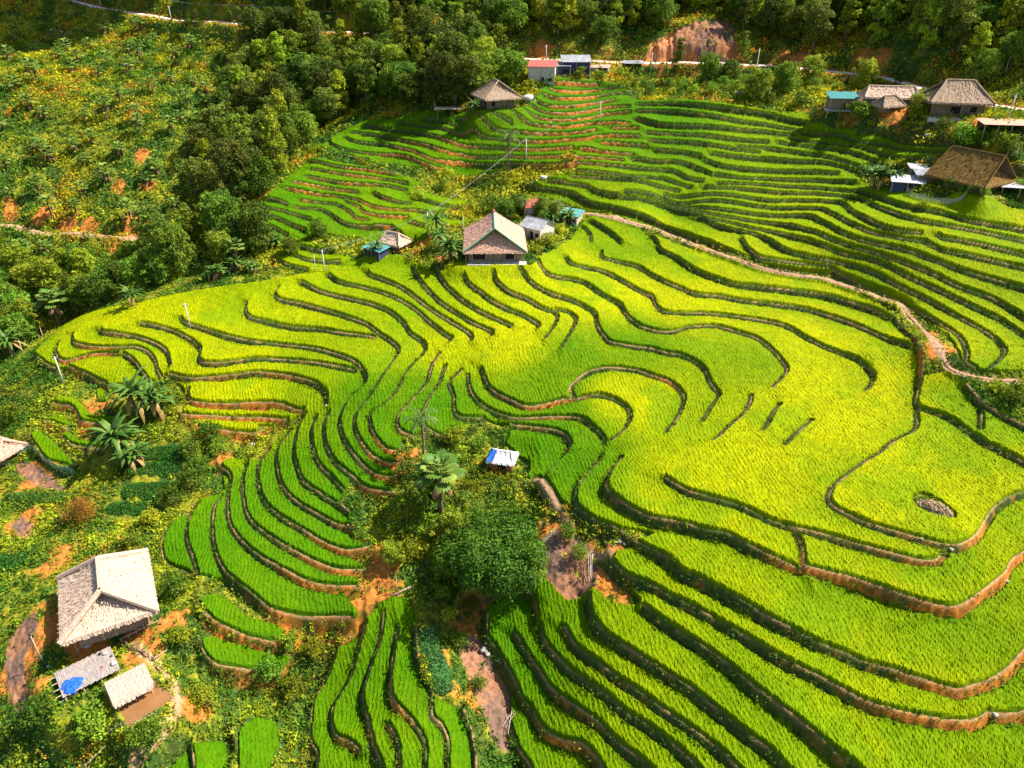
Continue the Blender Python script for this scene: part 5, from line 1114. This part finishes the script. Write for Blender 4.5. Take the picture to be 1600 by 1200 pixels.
def lump(name, label, cat, loc, r, mat, seed=1, sq=0.7, group=None):
    g = np.random.default_rng(seed); m = MB(); n, k = 12, 8; V = []
    for i in range(k + 1):
        for j in range(n):
            ph = math.pi * i / k; th = 2 * math.pi * j / n; q = 1 + 0.18 * math.sin(3 * th + seed) * math.sin(ph) + 0.12 * (g.random() - .5); V.append((r[0] * q * math.sin(ph) * math.cos(th), r[1] * q * math.sin(ph) * math.sin(th), r[2] * q * math.cos(ph) + r[2] * sq))
    F = [(i * n + j, (i + 1) * n + j, (i + 1) * n + (j + 1) % n, i * n + (j + 1) % n) for i in range(k) for j in range(n)]
    o = m.add(V, F).build(name, mat, smooth=True); o.location = loc; o.rotation_euler = (0, 0, seed); o['label'] = label; o['category'] = cat
    if group: o['group'] = group
    return o
for i, (x, y, rr, mt, nm, lb, ct) in enumerate([(2.2, 1.2, .28, M_white, 'sack', 'white sack on the far corner of the board platform', 'sack'), (2.55, -0.9, .34, M_tin, 'plastic_bundle', 'shiny plastic bundle near the thatched lean to on the platform', 'bundle'), (1.7, 1.5, .2, M_dark, 'basket', 'round dark basket beside the white sack', 'basket'), (2.6, 0.4, .16, M_bluewall, 'basin', 'dark blue basin on the right edge of the platform', 'basin'), (1.4, -0.5, .15, M_red, 'red_cloth', 'red cloth lying in the middle of the platform', 'cloth')]):
    lump(nm, lb, ct, rel(t, (x, y, 1.05)), (rr, rr * .9, rr * .55), mt, i + 2)
t = thing('thatched_lean_to', 'shaggy thatched lean to roof standing at the muddy pond', 'shelter', (-41.3, 53.0, -1.55), 40)
g = np.random.default_rng(9); m = MB()
V, F = slope_grid((-2.6, -1.5, 1.35), (1.5, -1.5, 1.35), (1.5, 1.3, 2.0), (-2.6, 1.3, 2.0), 30, 16, 0.16, 0.10, g); m.add(V, F)
V, F = slope_grid((-2.6, -1.5, 1.05), (1.5, -1.5, 1.05), (1.5, 1.3, 1.75), (-2.6, 1.3, 1.75), 6, 4, 0.1, 0.0, g); m.add(V, F[:, ::-1])
for i in range(150):     # straw tongues over the water side
    x = -2.6 + 4.1 * g.random(); l = 0.25 + 0.45 * g.random(); m.add([(x - .09, -1.48, 1.42), (x + .09, -1.48, 1.42), (x + .04, -1.5 - l * .7, 1.25 - l * .45), (x - .04, -1.5 - l * .7, 1.25 - l * .45)], [(0, 1, 2, 3)])
for yy in np.linspace(-1.5, 1.3, 24):
    for xx, sg in ((-2.6, -1), (1.5, 1)): zt = 1.35 + (yy + 1.5) * 0.232; m.add([(xx, yy - .08, zt), (xx, yy + .08, zt), (xx + sg * (.12 + .12 * g.random()), yy, zt - .35)], [(0, 1, 2)])
m.build('roof', thatch_mat('thatch_rosy', (0.50, 0.37, 0.29)), t)
for x in (-2.3, -.5, 1.2):
    for y in (-1.2, 1.1): MB().bar((x, y, -1.3), (x, y, 1.4 if y < 0 else 1.8), 0.07).build('post', M_bamboo, t)
# pond
M_pond = plain('muddy_water', (0.27, 0.13, 0.05), rough=0.08, namp=0.14, nscale=0.5, spec=0.6, bump=0.06, bscale=3)
pc = POND.mean(0); m = MB(); g = np.random.default_rng(2); ring = []
for i in range(4):
    a, b = POND[i], POND[(i + 1) % 4]
    for k in range(8): q = a + (b - a) * k / 8; q = pc + (q - pc) * 1.06; ring.append((q[0], q[1], POND_Z))
m.add(ring, [tuple(range(len(ring)))]); m.build('pond', M_pond, kind='structure')
def rail(name, label, a, b, h=0.5, n=4, r=0.05, cat='fence', rails=(0.9,), mat=None):
    t = thing(name, label, cat, (a[0], a[1], GZ(a[0], a[1]))); dx, dy = b[0] - a[0], b[1] - a[1]; dz = GZ(b[0], b[1]) - GZ(a[0], a[1])
    for f_ in rails: MB().bar((0, 0, h * f_), (dx, dy, dz + h * f_), r).build('rail', mat or M_bamboo, t)
    for i in range(n + 1): q = i / n; z = GZ(a[0] + dx * q, a[1] + dy * q) - GZ(a[0], a[1]); MB().bar((dx * q, dy * q, z - .4), (dx * q, dy * q, max(z, dz * q) + h * 1.15), r * .8).build('post', mat or M_bamboo, t)
    return t
def pp(px, py): w = P(px, py); return (w.x, w.y)
rail('bamboo_fence', 'pale bamboo rail along the near side of the pond', pp(207, 1137), pp(242, 1118), .45, 4)
rail('bamboo_fence', 'bamboo rail running from the big thatched house to the ditch', pp(190, 1005), pp(252, 974), .7, 5)
rail('bamboo_fence', 'dark board fence between the yard and the brown plot', pp(192, 1006), pp(242, 1034), .7, 6, .06, mat=M_wood, rails=(.3, .9))
rail('bamboo_fence', 'short bamboo rail at the lower corner of the brown plot', pp(240, 1034), pp(262, 1020), .5, 3)
rail('bamboo_fence', 'bamboo rail on the grass below the pond', pp(168, 1150), pp(190, 1135), .5, 3)
rail('bamboo_fence', 'bamboo rail at the bottom edge of the picture left of the path', pp(135, 1200), pp(166, 1170), .5, 4)
rail('bamboo_fence', 'bamboo rail under the near corner of the board platform', pp(95, 1102), pp(124, 1086), .5, 3)
# netting walls
def net(name, label, pts, h, col):
    m_, nt, out = new_mat(name); N = nt.nodes; K = nt.links; d = N.new('ShaderNodeBsdfPrincipled'); d.inputs['Base Color'].default_value = (*col, 1); d.inputs['Roughness'].default_value = 0.6; tr = N.new('ShaderNodeBsdfTransparent'); mx = N.new('ShaderNodeMixShader'); mx.inputs[0].default_value = 0.62
    K.new(tr.outputs[0], mx.inputs[1]); K.new(d.outputs[0], mx.inputs[2]); K.new(mx.outputs[0], out.inputs[0])
    w = [P(a, b) for a, b in pts]; W2 = smoothline(np.array([(q.x, q.y) for q in w]), 0.5); t = thing(name, label, 'fence', (float(W2[0, 0]), float(W2[0, 1]), GZ(*W2[0]))); o = np.array([W2[0, 0], W2[0, 1]]); z0 = GZ(*W2[0]); V, F = [], []
    for i, q in enumerate(W2): z = GZ(*q) - z0; dx, dy = q - o; s_ = 0.12 * math.sin(i * 1.3); V += [(dx, dy, z - .1), (dx + s_, dy + s_ * .5, z + h * .5), (dx, dy, z + h * (1 + .08 * math.sin(i * .9)))]
    for i in range(len(W2) - 1): b = 3 * i; F += [(b, b + 3, b + 4, b + 1), (b + 1, b + 4, b + 5, b + 2)]
    MB().add(V, F).build('netting', m_, t)
    for i in range(0, len(W2), 4): x, y = W2[i] - o; z = GZ(*W2[i]) - z0; MB().bar((x, y, z - .3), (x, y, z + h * 1.05), .035).build('post', M_bamboo, t)
net('net_fence', 'green netting along the bank above the dug plot at left', [(28, 712), (48, 704), (70, 722), (95, 737), (118, 742)], 1.2, (0.16, 0.38, 0.28))
net('net_fence', 'grey netting around the pen below the mossy house', [(1415, 304), (1425, 312), (1450, 318), (1480, 322), (1500, 318), (1508, 308)], 1.3, (0.34, 0.35, 0.38))
# rocks, sacks, poles
M_rock = plain('rock', (0.42, 0.38, 0.34), rough=0.9, namp=0.3, nscale=3, bump=0.6)
for i, (px, py, r_, lb) in enumerate([(968, 846, .42, 'white boulder pile corner at the end of the dry bank'), (960, 852, .30, 'pale stone beside the boulder under the yellow field'), (976, 850, .25, 'smallest pale stone right of the boulder'), (958, 694, .35, 'flat stone where the field bunds meet'), (906, 709, .30, 'brown stone on the diagonal bund'), (1486, 858, .30, 'white stone slab at the corner of the long bund'), (1440, 842, .18, 'little white stone on the dark terrace edge'), (756, 1015, .55, 'grey boulder in the bare gully'), (762, 1022, .4, 'smaller grey boulder in the bare gully'), (559, 1113, .4, 'pale stone at the foot of the second vertical strip'), (524, 1168, .35, 'stone at the lower corner of the vertical strips'), (190, 103, 1.2, 'grey boulder on the upper left hillside'), (861, 192, .45, 'white stone on the top terraces'), (1573, 908, .25, 'small pale stone on the orange bank at the right edge'), (1555, 1117, .3, 'pinkish stone where three bunds meet at lower right'), (1156, 148, 1.3, 'dark rounded boulder on the bank under the road'), (510, 634, .3, 'pale stones at the spout below the spur field'), (395, 694, .45, 'brown boulder at the tip of a curved terrace'), (1450, 212, .6, 'rock on the dark bank under the wooden house')]):
    lump('rock', lb, 'rock', P(px, py), (r_, r_ * .8, r_ * .55), M_rock, i + 1, sq=0.2)
lump('white_tank', 'white water tank box on the overgrown bank', 'tank', P(850, 280), (1.0, .6, .45), M_white, 3)
lump('white_bundle', 'white plastic heap beside the steps at the top hut', 'bundle', P(826, 157), (1.6, 1.0, .8), M_white, 4)
lump('white_sack', 'white sack beside the door side of the large thatched house', 'sack', P(138, 1009), (.7, .35, .25), M_white, 7)
lump('green_bucket', 'small green bucket near the thin white pole', 'bucket', P(77, 1043), (.22, .22, .25), M_green, 8)
t = thing('firewood_pile', 'loose pile of firewood under the right eave of the large thatched house', 'firewood', P(213, 975)); g = np.random.default_rng(12)
for i in range(26):
    a = g.random() * 3.14; x, y = g.normal(0, .9), g.normal(0, .5); l = .5 + .5 * g.random(); z = .1 + .3 * g.random(); MB().bar((x - l * math.cos(a), y - l * math.sin(a), z), (x + l * math.cos(a), y + l * math.sin(a), z + .1), .05).build('log', M_bamboo if i % 3 else M_wood, t)
def sticks(name, label, a, b, n, spread, r=.035, h0=.2, h1=.6):
    A, B = P(*a), P(*b); t = thing(name, label, 'poles', A); g = np.random.default_rng(int(a[0]))
    for i in range(n): o1, o2 = g.normal(0, spread, 2), g.normal(0, spread, 2); MB().bar((o1[0], o1[1], h0 + .1 * i), (B.x - A.x + o2[0], B.y - A.y + o2[1], B.z - A.z + h1 + .05 * i), r).build('pole', M_bamboo, t)
sticks('bamboo_poles', 'bundle of long bamboo poles lying across the dry bank by the large tree', (806, 898), (866, 832), 5, .25)
sticks('bamboo_poles', 'short bamboo poles dropped in the bare gully', (785, 1142), (806, 1118), 4, .25)
sticks('bamboo_poles', 'thin bamboo poles beside the dry stump on the bank', (922, 908), (925, 870), 4, .2)
sticks('bamboo_poles', 'crossed poles at the head of the vertical strips', (612, 934), (642, 922), 3, .3)
def util_pole(px, py, top, label, r=.11, arm=True, group='utility poles', mat=None, name='utility_pole'):
    w = P(px, py); h = 2.0
    for _ in range(40):
        _, q = project(w.x, w.y, w.z + h); h += (float(q) - top) * 0.08
    h = max(1.5, min(h, 9.5)); t = thing(name, label, 'pole', w, float(rng.random() * 60), group)
    MB().bar((0, 0, -.6), (0, 0, h), r * 1.25, 8, r * .75).build('shaft', mat or M_conc, t, smooth=True)
    if arm: MB().box((0, 0, h - .35), (.9, .08, .08)).build('crossarm', M_grey, t); [MB().bar((x, 0, h - .3), (x, 0, h - .12), .04).build('insulator', M_white, t) for x in (-.38, .38)]
for a in [(298, 513, 474, 'pale utility pole standing in the yellow spur field'), (100, 600, 557, 'utility pole at the left tip of the spur field'), (508, 427, 390, 'utility pole at the top edge of the spur field'), (670, 373, 332, 'utility pole in the yard left of the pink thatched house'), (822, 250, 217, 'utility pole at the foot of the top terraces'), (937, 190, 158, 'utility pole in the middle of the top terraces'), (268, 32, 9, 'utility pole at the orange cutting of the left road'), (395, 38, 17, 'utility pole on the left road by the grey cutting'), (531, 48, 27, 'utility pole on the left road among the trees'), (608, 54, 27, 'utility pole on the left road by the red scar'), (158, 10, -4, 'utility pole on the left road near the top corner'), (853, 99, 70, 'utility pole by the road above the red roofed house'), (1017, 110, 82, 'dark utility pole by the road left of the slender tree'), (1183, 102, 76, 'utility pole by the road right of the landslide'), (1576, 184, 148, 'leaning pale pole by the yard at the right edge'), (1571, 112, 84, 'utility pole in the forest at the right edge')]: util_pole(*a)
util_pole(67, 1034, 994, 'thin white pole beside the large thatched house', .05, False, None, M_white, 'thin_pole')
util_pole(725, 372, 338, 'thin grey post left of the pink thatched house', .05, False, None, None, 'thin_pole')
util_pole(494, 425, 397, 'short thin post beside the pole at the spur field edge', .05, False, None, None, 'thin_pole')
util_pole(622, 932, 900, 'thin post at the head of the vertical rice strips', .04, False, None, M_bamboo, 'thin_pole')
for i, (a, b, c) in enumerate([(62, 530, 510), (38, 556, 532), (68, 528, 512)]): util_pole(a, b, c, ['bare pale trunk by the dug soil at left', 'leftmost bare pale trunk by the ravine', 'second bare pale trunk by the dug soil'][i], .07, False, None, M_bamboo, 'bare_trunk')
# rubble mound in the field
t = thing('rubble_mound', 'oval mound of stones and weeds inside the yellow field at right', 'mound', P(1460, 797)); g = np.random.default_rng(31); A, B = P(1430, 780), P(1490, 808); d = np.array([B.x - A.x, B.y - A.y]); ll = np.hypot(*d); d /= ll; m = MB(); V = []
for i in range(9):
    for j in range(28): r_ = (i / 8); th = j / 28 * 2 * math.pi; x = r_ * math.cos(th) * ll * .5; y = r_ * math.sin(th) * 1.5; V.append((x * d[0] - y * d[1], x * d[1] + y * d[0], 0.75 * (1 - r_ ** 2.5) - .1 + .15 * g.random() * (r_ < .95)))
m.add(V, [(i * 28 + j, (i + 1) * 28 + j, (i + 1) * 28 + (j + 1) % 28, i * 28 + (j + 1) % 28) for i in range(8) for j in range(28)]); m.build('earth', plain('weedy_earth', (0.14, 0.13, 0.04), namp=0.5, nscale=2), t)
m = MB()
for i in range(120): r_ = math.sqrt(g.random()); th = g.random() * 6.28; x = r_ * math.cos(th) * ll * .47; y = r_ * math.sin(th) * 1.35; s_ = .08 + .12 * g.random(); m.box((x * d[0] - y * d[1], x * d[1] + y * d[0], .72 * (1 - r_ ** 2.5) + .05), (s_ * 2, s_ * 1.4, s_), g.random() * 3, g.random())
m.build('stones', plain('brown_stone', (0.30, 0.20, 0.13), namp=0.4), t)
# vegetable beds
def bed(px, py, w_px, wid, label, ca, cb, n=1500, hgt=.55, group='vegetable beds', yaw_to=None, size=.22):
    A, B = (P(px - w_px / 2, py), P(px + w_px / 2, py)) if yaw_to is None else (P(px, py), P(*yaw_to)); g = np.random.default_rng(int(px)); d = np.array([B.x - A.x, B.y - A.y]); ll = np.hypot(*d); d /= ll; mid = ((A.x + B.x) / 2, (A.y + B.y) / 2)
    u = g.uniform(-1, 1, n); v = g.uniform(-1, 1, n); k = (np.abs(u) ** 4 + np.abs(v) ** 3) < 1; u, v = u[k], v[k]; x = u * ll / 2; y = v * wid / 2; X, Y = mid[0] + x * d[0] - y * d[1], mid[1] + x * d[1] + y * d[0]
    z = height(X, Y) + hgt * (1 - np.abs(v) ** 3) * (.5 + .5 * g.random(len(u))); V, F = leafset(np.stack([X, Y, z], 1), np.tile([0, 0, 1.0], (len(u), 1)), size, .7, g, 0); t_ = g.random(len(u))[:, None]
    V[:, 0] -= mid[0]; V[:, 1] -= mid[1]; z0 = GZ(*mid); V[:, 2] -= z0; o = link('vegetable_bed', np_mesh('vegetable_bed', V, F, M_herb, np.repeat(np.array(ca) * (1 - t_) + np.array(cb) * t_, 4, 0))); o.location = (*mid, z0); o['label'] = label; o['category'] = 'vegetable bed'; o['group'] = group
g1, g2 = (0.03, 0.11, 0.015), (0.06, 0.22, 0.02)
bed(262, 712, 78, 2.6, 'topmost of the four dark green vegetable beds at left', g1, g2, 2600); bed(243, 735, 84, 2.6, 'second dark green vegetable bed from the top', g1, g2, 2800); bed(238, 768, 88, 3.0, 'widest dark green vegetable bed, third from the top', g1, g2, 3200); bed(203, 796, 70, 2.4, 'lowest dark green vegetable bed beside the orange leaved tree', g1, g2, 2400)
bed(15, 880, 50, 3.5, 'green bed at the left edge above the large thatched roof', g1, g2, 2400); bed(60, 778, 90, 2.0, 'grassy bed below the dug plot', (0.06, .16, .02), (.14, .26, .03), 2200)
bed(668, 985, 0, 2.6, 'long strip of leafy vegetables between the rice strips and the gully', (0.05, 0.16, 0.03), (0.12, 0.30, 0.08), 4500, .6, yaw_to=(697, 1088), size=.26)
# vines over the mossy eave
for i, (px, py) in enumerate([(1462, 276), (1478, 281), (1496, 288), (1512, 294), (1526, 300)]):
    w = P(px, py); e = plant('bush', 'vine', TREE['bush'], (75.0 + 0.95 * i, 129.0 - 1.85 * i, GZ(80, 128.6) + 0.4), ['vine clump at the upper end of the mossy eave', 'second vine clump along the mossy eave', 'vine clump in the middle of the mossy eave', 'fourth vine clump along the mossy eave', 'vine clump at the lower end of the mossy eave'][i], 'vine', None, .5)
# cloud added out of view, placed and sized to shade the upper left hillside
w = P(90, 85); cl = Vector((w.x - 30, w.y + 34, w.z)) + _ds * 330; m = MB(); g = np.random.default_rng(77); Vs = []
link('shade_cloud', None) if False else None
parts = []
for i in range(26):
    a = g.random() * 6.28; q = math.sqrt(g.random()); cx_, cy_ = q * math.cos(a) * 58, q * math.sin(a) * 26; rr = 12 + 7 * g.random(); n, k = 14, 9
    V = [(cx_ * .94 - cy_ * .34 + rr * math.sin(math.pi * ii / k) * math.cos(2 * math.pi * j / n), cx_ * .34 + cy_ * .94 + rr * math.sin(math.pi * ii / k) * math.sin(2 * math.pi * j / n), rr * .45 * math.cos(math.pi * ii / k)) for ii in range(k + 1) for j in range(n)]
    m.add(V, [(ii * n + j, (ii + 1) * n + j, (ii + 1) * n + (j + 1) % n, ii * n + (j + 1) % n) for ii in range(k) for j in range(n)])
o = m.build('shade_cloud', plain('shade_cloud', (0.85, 0.87, 0.9), namp=0.03), smooth=True, kind='structure'); o.location = cl

# cables between poles
def cable(a, b, ha, hb, label):
    A, B = P(*a), P(*b); A = A + Vector((0, 0, ha)); B = B + Vector((0, 0, hb)); n = 14; pts = [(A.x + (B.x - A.x) * k / n, A.y + (B.y - A.y) * k / n, A.z + (B.z - A.z) * k / n - 2.2 * (k / n) * (1 - k / n)) for k in range(n + 1)]
    m = MB(); m.line([(x - A.x, y - A.y, z - A.z) for x, y, z in pts], 0.03, 5); o = m.build('power_cable', M_grey); o.location = A; o['label'] = label; o['category'] = 'cable'
cable((822, 250), (937, 190), 4.6, 4.6, 'sagging cable between the two poles of the top terraces')
cable((670, 373), (822, 250), 4.9, 4.6, 'long cable from the yard pole up to the top terraces')
cable((508, 427), (670, 373), 4.6, 4.9, 'cable from the spur field edge pole to the yard pole')
cable((268, 32), (395, 38), 5.5, 5.0, 'cable along the left road between two poles')
cable((395, 38), (531, 48), 5.0, 5.0, 'cable along the left road beside the grey cutting')
